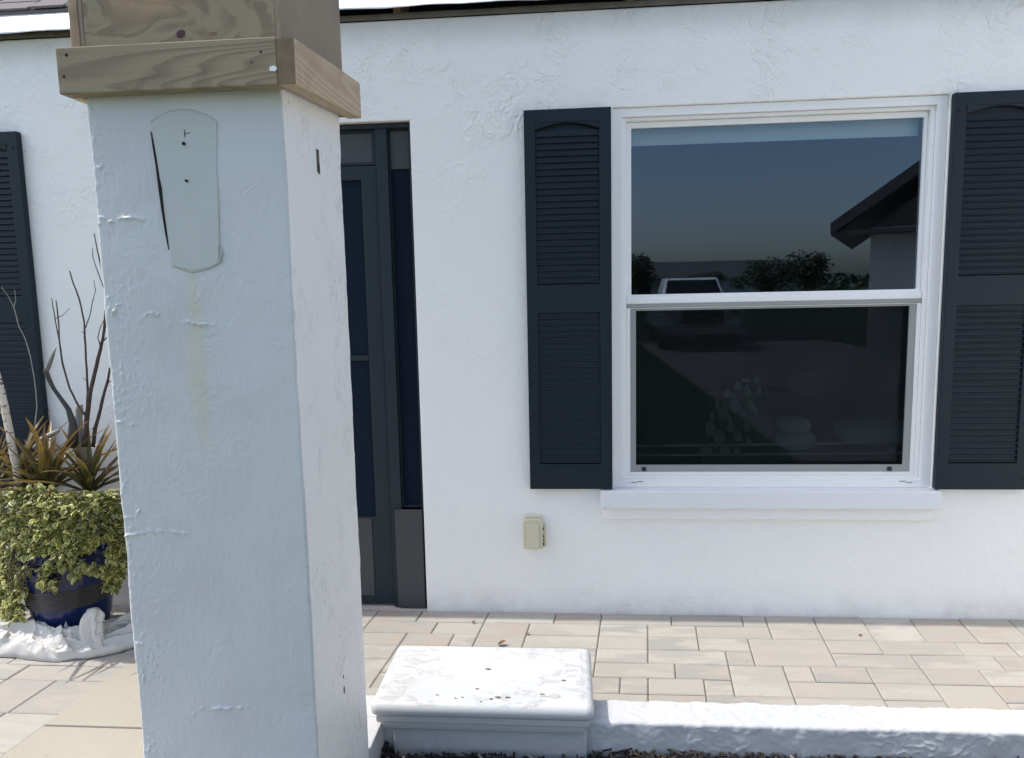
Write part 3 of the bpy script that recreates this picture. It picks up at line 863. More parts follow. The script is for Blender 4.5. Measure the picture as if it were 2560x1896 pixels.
groove([(379, 330), (386, 372), (393, 415), (402, 470), (408, 520), (416, 580), (423, 625)], [.0010, .0020, .0022, .0042, .0034, .0022, .0008], 'hole', 'open_joint', -.002)
groove([(378, 306), (398, 291), (425, 278), (455, 273), (485, 276), (515, 286), (540, 302)], [.0016, .0012, .0010, .0012, .0008, .0008, .0006], 'caulk', 'caulk_bead', -.0004)
groove([(430, 667), (455, 674), (480, 680), (505, 676), (528, 669), (548, 655), (553, 630), (547, 612)], [.0010, .0018, .0026, .0018, .0016, .0034, .0030, .0010], 'caulk', 'caulk_bead', -.0006)
for (a, b, r) in ((461, 360, .0036), (468, 453, .0030)):
    x, z = fp(a, b)
    o = MB().lathe([(0, 0), (r, 0), (r, .004), (0, .004)], 10).build('screw_hole', M['hole'], pillar)
    o.matrix_local = Matrix.Translation((x, yl(x) - .0022, z)) @ Matrix.Rotation(R(90), 4, 'X')
groove([(462, 325), (463, 343)], .0012, 'rust', 'scratch', -.0028)
groove([(464, 334), (476, 333)], .0009, 'rust', 'scratch', -.0028)
# anchor slot and chipped hole on the right-hand face
def onx(px, py, X):
    d = CF + CR * ((px - W / 2) / FPX) - CU * ((py - H / 2) / FPX)
    t = (X - CAM.x) / d.x
    return CAM + d * t
p = onx(793, 374, PX1); q = onx(793, 428, PX1)
MB().box(PX1 - .004, PX1 + .0022, p.y - .006, p.y + .007, q.z, p.z).build('anchor_slot', M['rust'], pillar, bevel=.001)
MB().box(PX1 + .0018, PX1 + .0034, p.y - .003, p.y + .004, q.z - .006, q.z + .018).build('anchor_bolt', M['hole'], pillar, bevel=.001)
for (a, b, r) in ((860, 1725, .007), (858, 1692, .004), (645, 0, 0)):
    if r:
        p = onx(a, b, PX1)
        o = MB().lathe([(0, 0), (r * .6, 0), (r, .002), (0, .003)], 9).build('chip_hole', M['hole'], pillar)
        o.matrix_local = Matrix.Translation((PX1 - .0012, p.y, p.z)) @ Matrix.Rotation(R(90), 4, 'Y') @ Matrix.Diagonal((1.6, .7, 1, 1))

# timber collar and plywood box on the pillar
collar = tag(empty('timber_collar', (0, 0, 0)), 'collar of pine boards nailed round the top of the white pillar', 'timber collar')
cz0, cz1 = 1.868, 1.958
MB().box(-1.066, -.5908, -1.600, -1.562, cz0, cz1 + .004).build('board', M['beam_x'], collar, bevel=.0025)
rb = MB().box(-.590, -.552, -1.600, -1.125, cz0 - .002, cz1)
rb.v = [(x, y, z + .042 * (y + 1.6) / .475) for (x, y, z) in rb.v]      # the side board was nailed on out of level
rb.build('board', M['beam_y'], collar, bevel=.0025)
MB().box(-1.066, -1.039, -1.5615, -1.125, cz0, cz1).build('board', M['beam_y'], collar, bevel=.0025)
MB().box(-1.0385, -.5905, -1.152, -1.125, cz0 + .044, cz1 + .042).build('board', M['beam_x'], collar, bevel=.0025)
MB().box(-.5890, -.5530, -1.6022, -1.6002, cz0 - .001, cz1 - .001).build('end_grain', M['endgrain'], collar)
def nail(px, py, Y, r, m='hole', par=collar):
    pz = at(px, py, Y)
    o = MB().lathe([(0, 0), (r, 0), (r * .9, .0012), (0, .0015)], 9).build('nail_head', M[m], par)
    o.matrix_local = Matrix.Translation((pz.x, Y, pz.z)) @ Matrix.Rotation(R(90), 4, 'X')
nail(166, 138, -1.600, .0035); nail(160, 192, -1.600, .003); nail(652, 130, -1.600, .0025); nail(628, 155, -1.600, .003, 'rust')
o = MB().prism([(-.008, -.004), (.004, -.006), (.009, 0), (.003, .006), (-.006, .004)], 'y', -.0015, 0).build('paint_fleck', M['frame'], collar)
o.location = at(683, 172, -1.6003)
box = tag(empty('plywood_box', (0, 0, 0)), 'stained plywood box standing on the pillar above the timber collar', 'plywood box')
MB().box(-1.031, -.6085, -1.552, -1.540, 1.9255, 3.25).build('panel', M['ply'], box, bevel=.0012)
MB().box(-.608, -.596, -1.553, -1.135, 1.9255, 3.25).build('panel', M['plyside'], box, bevel=.0012)
MB().box(-1.040, -1.0315, -1.553, -1.135, 1.9255, 3.25).build('panel', M['plyside'], box, bevel=.0012)
MB().box(-1.031, -.6085, -1.147, -1.1355, 1.9255, 3.25).build('panel', M['ply'], box, bevel=.0012)
MB().box(-1.061, -1.0405, -1.555, -1.520, 1.963, 3.25).build('corner_strip', M['trim_z'], box, bevel=.0015)
MB().box(-1.031, -.6085, -1.5395, -1.1475, 3.20, 3.25).build('lid', M['ply'], box)
pz = at(452, 85, -1.552)
o = MB().lathe([(0, 0), (.011, 0), (.010, .001), (0, .0012)], 7).build('knot', M['redpaint'], box)
o.matrix_local = Matrix.Translation((pz.x, -1.5518, pz.z)) @ Matrix.Rotation(R(90), 4, 'X') @ Matrix.Rotation(.4, 4, 'Z') @ Matrix.Diagonal((1.05, .8, 1, 1))
pz = at(533, 84, -1.552)
o = MB().lathe([(0, 0), (.009, 0), (.008, .0008), (0, .001)], 9).build('knot', M['endgrain'], box)
o.matrix_local = Matrix.Translation((pz.x, -1.5518, pz.z)) @ Matrix.Rotation(R(90), 4, 'X') @ Matrix.Diagonal((1.0, .45, 1, 1))

# ---------------------------------------------------------------- garden wall and its capped pier
gw = tag(empty('garden_wall', (0, 0, 0)), 'low white painted garden wall edging the patio, right of the pillar', 'garden wall')
LZ = .11
def rough_wall(x0, x1, yf, yb, z0, z1, nxs, amp_f, amp_t, name, along='x'):
    prof = []
    r = .010
    nf, ntp = 46, 40
    for i in range(nf): prof.append((yf, z0 + (z1 - r - z0) * i / nf, (-1, 0), 'f'))
    for i in range(5):
        g = R(180 - 90 * i / 5); prof.append((yf + r + r * math.cos(g), z1 - r + r * math.sin(g), (math.cos(g), math.sin(g)), 'e'))
    for i in range(ntp): prof.append((yf + r + (yb - yf - 2 * r) * i / ntp, z1, (0, 1), 't'))
    for i in range(5):
        g = R(90 - 90 * i / 4); prof.append((yb - r + r * math.cos(g), z1 - r + r * math.sin(g), (math.cos(g), math.sin(g)), 'e'))
    prof.append((yb, z0, (1, 0), 'b'))
    rows_ = []
    for i in range(nxs + 1):
        x = x0 + (x1 - x0) * i / nxs
        row = []
        for (y, z, nm, k) in prof:
            if k == 't':
                d = (fbm(x * 16, y * 16, 3, 3) * .0016 + (ridge(x * 22, y * 26, 1) - .4) * .0011) * amp_t
            elif k == 'b': d = 0
            else:
                m_ = max(0, noise.noise((x * 4, 2, z * 9)) + .35)
                d = (fbm(x * 14, z * 14, 9, 3) * .0022 + max(0, ridge(x * 26, 4, z * 34) - .45) * .0042 * m_) * amp_f
            if k == 'e': d += noise.noise((x * 40, 6, 0)) * .002
            if along == 'x': row.append((x, y + nm[0] * d, z + nm[1] * d))
            else: row.append((y + nm[0] * d, x, z + nm[1] * d))
        rows_.append(row)
    me = grid_mesh(name, rows_, len(prof), nxs + 1)
    return link(name, me, M['gwall'], gw)
rough_wall(.040, 4.0, -1.002, -.874, -.06, LZ, 760, 1.7, 1.5, 'wall_run')
rough_wall(-.72, -.5665, -1.000, -.876, -.06, LZ - .003, 40, .6, 1.0, 'wall_run')
MB().box(-.70, -.600, -1.1535, -.9985, -.06, LZ - .006).build('return', M['gwall'], gw, bevel=.006)
# pier under the cap
MB().box(-.566, .0395, -1.024, -.800, -.06, .0940).build('pier', M['gwall'], gw, bevel=.006)
# moulded cap
cap = tag(empty('pier_cap', (0, 0, 0)), 'thick white moulded cap slab with flaking paint on the garden wall pier', 'cap slab')
def rrect_rings(prof, x0, x1, y0, y1, rad, n=6):
    """prof: list of (outset, z); rings of a rounded rectangle"""
    mb = MB(); cnt = 4 * (n + 1)
    for (o_, z) in prof:
        r = max(.001, rad + o_)
        for ci, (cx_, cy_, a0) in enumerate(((x1 + o_ - r, y1 + o_ - r, 0), (x0 - o_ + r, y1 + o_ - r, 90), (x0 - o_ + r, y0 - o_ + r, 180), (x1 + o_ - r, y0 - o_ + r, 270))):
            for i in range(n + 1):
                g = R(a0 + 90 * i / n)
                mb.v.append((cx_ + r * math.cos(g), cy_ + r * math.sin(g), z))
    for j in range(len(prof) - 1):
        for i in range(cnt):
            i2 = (i + 1) % cnt
            mb.f.append((j * cnt + i, j * cnt + i2, (j + 1) * cnt + i2, (j + 1) * cnt + i))
    mb.f.append(tuple(range(cnt - 1, -1, -1)))
    mb.f.append(tuple((len(prof) - 1) * cnt + i for i in range(cnt)))
    return mb
cx0, cx1, cy0, cy1 = -.622, .062, -1.082, -.700
prof = [(-.030, .1540), (-.010, .1548), (-.003, .160), (0, .170), (0, .179), (-.003, .188), (-.009, .195), (-.016, .1985), (-.022, .1995), (-.028, .1990), (-.033, .2005), (-.038, .201)]
o = rrect_rings(prof, cx0, cx1, cy0, cy1, .026).build('slab', M['cap'], cap, smooth=True)
o.data.polygons[-1].use_smooth = False
rrect_rings([(-.030, .1262), (-.019, .1268), (-.0165, .134), (-.0165, .146), (-.021, .1538)], cx0, cx1, cy0, cy1, .012).build('upper_mould', M['cap'], cap, bevel=.002)
rrect_rings([(-.060, .0942), (-.040, .0945), (-.034, .100), (-.031, .112), (-.033, .1260)], cx0, cx1, cy0, cy1, .010).build('lower_mould', M['cap'], cap, bevel=.002)
rg = random.Random(12)
def flake(x, y, s, m, z=.2012):
    P = []
    n_ = 9
    for i in range(n_):
        g = 2 * math.pi * i / n_
        r = s * rg.uniform(.55, 1.0)
        P.append((x + 1.6 * r * math.cos(g), y + .8 * r * math.sin(g)))
    MB().prism(P, 'z', z, z + .0012).build('paint_flake', M[m], cap)
for (x, y, s, m) in ((-.06, -1.020, .017, 'caulk'), (-.095, -1.013, .006, 'rust'), (-.23, -1.035, .008, 'rust'), (-.25, -1.045, .005, 'rust'), (-.20, -1.034, .007, 'rust'), (-.34, -1.04, .003, 'rust'), (-.36, -1.045, .003, 'rust'), (-.30, -.99, .005, 'plate'), (-.09, -1.02, .012, 'caulk'), (-.28, -.87, .007, 'rust'), (-.03, -.93, .007, 'plate'), (-.42, -1.03, .003, 'hole'), (-.28, -1.06, .002, 'hole')):
    flake(x, y, s, m)

# ---------------------------------------------------------------- mulch
def scatter_mesh(name, items, m, parent=None):
    """items: list of (verts, faces, tone)"""
    vs, fs, tn = [], [], []
    for (v, f, t) in items:
        b = len(vs); vs += v; fs += [tuple(b + i for i in q) for q in f]; tn += [t] * len(v)
    me = bpy.data.meshes.new(name); me.from_pydata(vs, [], fs)
    a = me.attributes.new('tone', 'FLOAT', 'POINT'); a.data.foreach_set('value', tn)
    return link(name, me, m, parent)
rg = random.Random(3)
CF6 = [(0, 3, 2, 1), (4, 5, 6, 7), (0, 1, 5, 4), (1, 2, 6, 5), (2, 3, 7, 6), (3, 0, 4, 7)]
items = []
for i in range(8000):
    x = rg.uniform(-.60, 2.9); y = -1.005 - rg.random() ** 1.6 * 1.0
    if y < -1.16 and rg.random() < .25: continue
    if -.58 < x < .05 and y > -1.045: y -= .045
    z = .002 + .012 * fbm(x * 5, y * 5, 0, 2) + rg.uniform(0, .022)
    L = rg.uniform(.004, .018) * (2.4 if rg.random() < .06 else 1); wd = rg.uniform(.0012, .005); tk = rg.uniform(.0015, .004)
    Mx = Matrix.Translation((x, y, z)) @ Matrix.Rotation(rg.uniform(0, 6.28), 4, 'Z') @ Matrix.Rotation(rg.uniform(-.5, .5), 4, 'Y') @ Matrix.Rotation(rg.uniform(-.8, .8), 4, 'X')
    v = [tuple(Mx @ Vector(p)) for p in ((-L, -wd, -tk), (L, -wd * .6, -tk), (L * .9, wd * .8, -tk), (-L, wd, -tk), (-L, -wd * .8, tk), (L * .95, -wd * .5, tk), (L * .85, wd * .7, tk), (-L * .9, wd * .9, tk))]
    items.append((v, CF6, rg.random()))
tag(scatter_mesh('mulch', items, M['mulch']), 'dark bark mulch along the foot of the garden wall', 'mulch', kind='stuff')

# ---------------------------------------------------------------- planter
PC = Vector((-2.172, -.262, 0.012))
pot = tag(empty('planter_pot', PC), 'dark blue glazed pot with ribbed bands beside the wall', 'pot')
prof = [(0, 0), (.125, 0), (.134, .006), (.146, .06), (.160, .14), (.172, .24), (.180, .32), (.184, .36), (.194, .365), (.197, .38), (.194, .395), (.184, .398), (.176, .39), (.172, .35), (0, .35)]
MB().lathe(prof, 56).build('body', M['pot'], pot, smooth=True)
bp = []
for i in range(85):
    t = i / 84; z = .150 + .085 * t
    r = .1615 + (.1715 - .1615) * t
    bp.append((r + .0035 + .0022 * math.sin(t * 2 * math.pi * 8), z))
MB().lathe([(.15, .149)] + bp + [(.16, .236)], 56).build('ribbed_band', M['potband'], pot, smooth=True)
MB().lathe([(0, .352), (.10, .362), (.173, .353)], 24).build('soil', M['soil'], pot, smooth=True)

# trailing vine: each leaf a small folded, pointed blade
def leaf_mesh(L, Wd, fold, curl):
    vs, fs, rim = [], [], []
    n_ = 5
    for i in range(n_):
        t = i / (n_ - 1)
        w = Wd * math.sin(math.pi * min(1, .12 + t * .88)) ** .8 * (1 if i < n_ - 1 else .02)
        y = L * t; z = -curl * t * t
        for s in (-1, 0, 1):
            vs.append((s * w, y, z + abs(s) * fold * w)); rim.append(abs(s) * 1.0 if 0 < i < n_ - 1 else .55 + .45 * abs(s))
    for i in range(n_ - 1):
        for s in range(2):
            a = i * 3 + s; fs.append((a, a + 1, a + 4, a + 3))
    return vs, fs, rim
vine = tag(empty('trailing_vine', PC + Vector((0, 0, .36))), 'bushy variegated yellow-green vine spilling over the blue pot', 'vine plant')
LV = [leaf_mesh(.034, .0125, .35, .008), leaf_mesh(.028, .0115, .5, .004), leaf_mesh(.040, .0150, .25, .014), leaf_mesh(.022, .0090, .4, .003)]
leaf_me = []
for (v, f, rm_) in LV:
    for mm in ('vine', 'vine2'):
        me = bpy.data.meshes.new('leaf'); me.from_pydata(v, [], f)
        a = me.attributes.new('rim', 'FLOAT', 'POINT'); a.data.foreach_set('value', rm_)
        me.attributes.new('tone', 'FLOAT', 'POINT')
        me.materials.append(M[mm]); me.polygons.foreach_set('use_smooth', [True] * len(me.polygons))
        leaf_me.append(me)
rg = random.Random(21)
# foliage clumps in photo pixels: (x, y, radius px, weight)
CL = [(30, 1265, 55, 9), (95, 1255, 50, 9), (150, 1265, 45, 7), (205, 1265, 45, 6), (255, 1260, 40, 6), (290, 1250, 30, 4), (20, 1320, 45, 8), (80, 1315, 50, 9), (140, 1310, 50, 9), (200, 1315, 45, 8), (250, 1310, 40, 6),
      (15, 1380, 45, 8), (60, 1375, 35, 6), (110, 1355, 38, 7), (160, 1365, 38, 7), (205, 1360, 30, 5), (15, 1440, 40, 7), (45, 1425, 28, 5), (290, 1330, 35, 6), (300, 1385, 35, 7), (290, 1430, 25, 4), (10, 1495, 35, 6), (30, 1530, 28, 5), (50, 1480, 20, 3),
      (115, 1425, 18, 2.0), (160, 1400, 26, 3.5), (195, 1420, 20, 2.5), (228, 1425, 16, 2), (255, 1430, 14, 1.6), (130, 1462, 14, 1.4), (105, 1450, 10, 1), (185, 1440, 8, .6),
      (225, 1345, 22, 2), (280, 1465, 18, 2), (-40, 1300, 60, 8), (-40, 1400, 60, 8), (-40, 1490, 50, 6), (318, 1300, 28, 4)]
stuffL, nobj, stems = [], 0, MB()
cand = []
for (cx_, cy_, rr, wt) in CL:
    for i in range(int(wt * 48)):
        a = rg.uniform(0, 6.283); d = rr * math.sqrt(rg.random())
        px, py = cx_ + d * math.cos(a), cy_ + d * .85 * math.sin(a)
        # depth: on the dome of the pot, front leaves nearest the viewer
        dome = max(-1, min(1, (px - 165) / 190))
        Y = PC.y - math.sqrt(max(.05, 1 - dome * dome)) * (.215 + .04 * rg.random()) * (1.0 if py > 1270 else .62 + .38 * (py - 1200) / 70) + rg.uniform(0, .10) ** 1.2
        Y = min(Y, -.03)
        cand.append((px, py, Y))
rg.shuffle(cand)
for (px, py, Y) in cand:
    p = at(px, py, Y)
    if p.z < .06: continue
    k = rg.randrange(8)
    dry = (px > 215 and py < 1330 and rg.random() < .5) or rg.random() < .3
    k = (k // 2) * 2 + (1 if dry else 0)
    az = rg.uniform(0, 6.283)
    Mx = Matrix.Translation(p) @ Matrix.Rotation(az, 4, 'Z') @ Matrix.Rotation(R(rg.uniform(-55, 35)), 4, 'X') @ Matrix.Rotation(R(rg.uniform(-35, 35)), 4, 'Y') @ Matrix.Scale(rg.uniform(.4, .95), 4)
    if nobj < 290 and Y < PC.y - .12:
        o = link('leaf', leaf_me[k], None, vine); o.matrix_world = Mx; o.matrix_parent_inverse = Matrix.Translation(-vine.location); nobj += 1
    else:
        v, f, rm_ = LV[k // 2]
        stuffL.append(([tuple(Mx @ Vector(q)) for q in v], f, rm_, rg.random(), k % 2))
for kk, nm_ in ((0, 'vine_foliage'), (1, 'vine_undergrowth')):
    vs, fs, rms, tn = [], [], [], []
    for (v, f, rm_, t, w_) in stuffL:
        if w_ != kk: continue
        b = len(vs); vs += v; fs += [tuple(b + i for i in q) for q in f]; rms += rm_; tn += [t] * len(v)
    me = bpy.data.meshes.new(nm_); me.from_pydata(vs, [], fs)
    me.attributes.new('rim', 'FLOAT', 'POINT').data.foreach_set('value', rms)
    me.attributes.new('tone', 'FLOAT', 'POINT').data.foreach_set('value', tn)
    o = link(nm_, me, M['vine' if kk == 0 else 'vine2'], vine); o.matrix_parent_inverse = Matrix.Translation(-vine.location)
    o['kind'] = 'stuff'
for i in range(46):
    a = rg.uniform(math.pi * .95, math.pi * 2.05)
    r0 = .14; P = []
    L = rg.uniform(.03, .14)
    for s in range(6):
        t = s / 5
        rr = r0 + .085 * math.sin(min(1, t * 1.5) * math.pi / 2)
        P.append((PC.x + rr * math.cos(a + .15 * math.sin(t * 3 + i)), PC.y + rr * math.sin(a + .15 * math.sin(t * 3 + i)), PC.z + .37 + .03 * math.sin(t * 3) - L * t * t))
    stems.tube(P, .0016, 5)
o = stems.build('vine_stems', M['twig'], vine); o.matrix_parent_inverse = Matrix.Translation(-vine.location); o['kind'] = 'stuff'
p = at(107, 1248, PC.y - .16)
o = link('yellow_leaf', leaf_me[0].copy(), None, vine); o.data.materials.clear(); o.data.materials.append(M['yellow'])
o.matrix_world = Matrix.Translation(p) @ Matrix.Rotation(R(70), 4, 'Z') @ Matrix.Rotation(R(50), 4, 'Y'); o.matrix_parent_inverse = Matrix.Translation(-vine.location)

# spiky bronze plants
def blade_mesh(L, Wd, droop):
    vs, fs, rim = [], [], []
    n_ = 9
    for i in range(n_):
        t = i / (n_ - 1)
        w = Wd * (1 - t) ** .55 * (.75 + .9 * t if t < .35 else 1.065) * (1 if i < n_ - 1 else .05)
        ang = droop * t
        y = L * (t - .12 * droop * t * t); z_ = L * (-.5 * droop * t * t)
        for s in (-1, 0, 1):
            vs.append((s * w, y, z_ + abs(s) * .55 * w)); rim.append(t * .8 + abs(s) * .2)
    for i in range(n_ - 1):
        for s in range(2):
            a = i * 3 + s; fs.append((a, a + 1, a + 4, a + 3))
    me = bpy.data.meshes.new('blade'); me.from_pydata(vs, [], fs)
    me.attributes.new('rim', 'FLOAT', 'POINT').data.foreach_set('value', rim)
    me.materials.append(M['blade']); me.polygons.foreach_set('use_smooth', [True] * len(me.polygons))
    return me
BL = [blade_mesh(.25, .0105, .35), blade_mesh(.28, .0120, .6), blade_mesh(.22, .0100, .2), blade_mesh(.30, .0125, .8)]
def spiky(px, py, Y, n_, tilt, label, seed, sc=1.0):
    rg = random.Random(seed)
    base = at(px, py, Y)
    root = tag(empty('spiky_plant', base), label, 'spiky plant', 'bronze spiky plants in the blue pot')
    for i in range(n_):
        az = i * 2.39996 + rg.uniform(-.2, .2)
        t = i / n_
        el = R(85 - 62 * t + rg.uniform(-8, 8))
        o = link('blade', BL[rg.randrange(4)], None, root)
        o.matrix_local = Matrix.Rotation(tilt, 4, 'Y') @ Matrix.Translation((rg.uniform(-.012, .012), rg.uniform(-.012, .012), 0)) @ Matrix.Rotation(az, 4, 'Z') @ Matrix.Rotation(el, 4, 'X') @ Matrix.Scale(sc * rg.uniform(.8, 1.12), 4)
    MB().tube([(0, 0, -.10), (0, 0, .03)], [.016, .010], 8).build('stem', M['twig'], root)
spiky(115, 1235, -.30, 36, R(3), 'bronze spiky plant at the front centre of the blue pot', 2, 1.45)
spiky(222, 1235, -.27, 28, R(8), 'bronze spiky plant on the right of the blue pot, nearest the pillar', 9, 1.3)
spiky(-20, 1240, -.26, 26, R(-4), 'bronze spiky plant on the left of the blue pot, cut by the picture edge', 14, 1.4)
spiky(60, 1220, -.20, 22, R(-6), 'small bronze spiky plant at the back of the blue pot behind the pale stick', 31, 1.2)

# bare twigs, driftwood, birch stick, bird figure (traced at their own depth)
def stick(name, Y, lines, m, label=None, cat=None, parent=None, drift_=0.0):
    b = MB()
    for (pts, r0, r1) in lines:
        P = [at(a, c, Y - drift_ * i / max(1, len(pts) - 1) + .008 * math.sin(i * 1.7 + a)) for i, (a, c) in enumerate(pts)]
        # subdivide for a knobbly look
        Q = []
        for i in range(len(P) - 1):
            for s in range(3):
                t = s / 3
                q = P[i].lerp(P[i + 1], t); q.x += .0018 * noise.noise((q.z * 40, Y * 9, r0 * 900)); Q.append(q)
        Q.append(P[-1])
        rad = [(r0 + (r1 - r0) * i / (len(Q) - 1)) * (1 + .18 * noise.noise((i * 1.9, r0 * 1000, Y * 7))) for i in range(len(Q))]
        b.tube(Q, rad, 8)
    o = b.build(name, M[m], parent, smooth=True)
    if label: tag(o, label, cat)
    return o
c2 = lambda L: [(x / 2.7525, 500 + y / 2.7525) for (x, y) in L]
stick('branch', -.22, [(c2([(580, 1700), (590, 1600), (600, 1480), (620, 1330), (650, 1200), (690, 1030), (715, 920), (725, 790), (735, 700)]), .0115, .0038),
    (c2([(600, 1420), (603, 1300), (592, 1100), (585, 950), (580, 840), (545, 680), (510, 590), (478, 488)]), .0048, .0024),
    (c2([(590, 880), (620, 790), (640, 690), (658, 620), (645, 550)]), .0022, .0012),
    (c2([(585, 1480), (540, 1420), (480, 1300), (430, 1130), (410, 980), (405, 850), (385, 692)]), .0048, .0022),
    (c2([(405, 960), (385, 850), (365, 740), (356, 678)]), .0026, .0016),
    (c2([(385, 815), (430, 795), (478, 748)]), .0018, .0010),
    (c2([(690, 1005), (672, 950), (690, 880), (718, 820)]), .0024, .0014), (c2([(712, 970), (742, 940)]), .0030, .0020),
    (c2([(600, 1250), (570, 1220)]), .0016, .0010), (c2([(580, 920), (562, 905)]), .0018, .0010)], 'twig',
    'tall bare forked branch rising from the pot against the white wall', 'branch')
stick('branch', -.19, [(c2([(640, 1700), (655, 1570), (690, 1440), (720, 1320), (745, 1230), (756, 1155)]), .0085, .0045), (c2([(650, 1600), (635, 1570)]), .0035, .002), (c2([(748, 1255), (766, 1245)]), .003, .0015)], 'twig',
    'short thick bare branch just left of the pillar', 'branch')
stick('branch', -.12, [(c2([(770, 800), (735, 650), (712, 600), (670, 490), (640, 400), (634, 332)]), .0024, .0014), (c2([(740, 640), (700, 480), (672, 360), (648, 232)]), .0036, .0022)], 'twig',
    'thin bare twigs crossing behind the left edge of the pillar', 'branch')
stick('branch', -.20, [(c2([(240, 1560), (255, 1430), (240, 1250), (210, 1080), (170, 950), (130, 870), (95, 740), (60, 670), (10, 600)]), .0024, .0012), (c2([(95, 745), (108, 690), (102, 620)]), .0014, .0008)], 'drift',
    'thin pale twig arching in front of the left shutter', 'branch')
stick('birch_stick', -.33, [([(-30, 880), (-8, 940), (8, 1000), (20, 1060), (35, 1140), (45, 1200), (52, 1260)], .0140, .0155)], 'birch', 'pale birch stick leaning in the pot at the left picture edge', 'stick')
stick('driftwood', -.17, [(c2([(545, 1410), (540, 1500), (545, 1600), (555, 1720), (560, 1800)]), .0150, .0230)], 'drift', 'grey driftwood piece standing upright behind the spiky plants', 'driftwood')
stick('driftwood', -.24, [([(88, 1120), (105, 1098), (125, 1088), (145, 1078)], .012, .010)], 'drift', 'short grey driftwood piece lying among the bronze blades', 'driftwood')
bird = tag(empty('bird_figure', at(178, 1150, -.24)), 'dark carved bird figure with long curved neck and raised beak in the pot', 'figurine')
def par_keep(o, p):
    o.parent = p; o.matrix_parent_inverse = Matrix.Translation(-p.location)
nk = MB()
P = [at(x / 2.7525, 500 + y / 2.7525, -.24) for (x, y) in [(500, 1700), (505, 1600), (500, 1530), (470, 1440), (420, 1370), (370, 1300), (335, 1230), (316, 1180), (318, 1145)]]
nk.tube(P, [.024, .0200, .0150, .0105, .0085, .0080, .0095, .0100, .0075], 10)
par_keep(nk.build('neck', M['horn'], None, smooth=True), bird)
P = [at(x / 2.7525, 500 + y / 2.7525, -.24) for (x, y) in [(318, 1185), (333, 1145), (350, 1105), (368, 1060), (388, 1012)]]
par_keep(MB().tube(P, [.0085, .0105, .0088, .0055, .0010], 10).build('beak', M['hornlight'], None, smooth=True), bird)

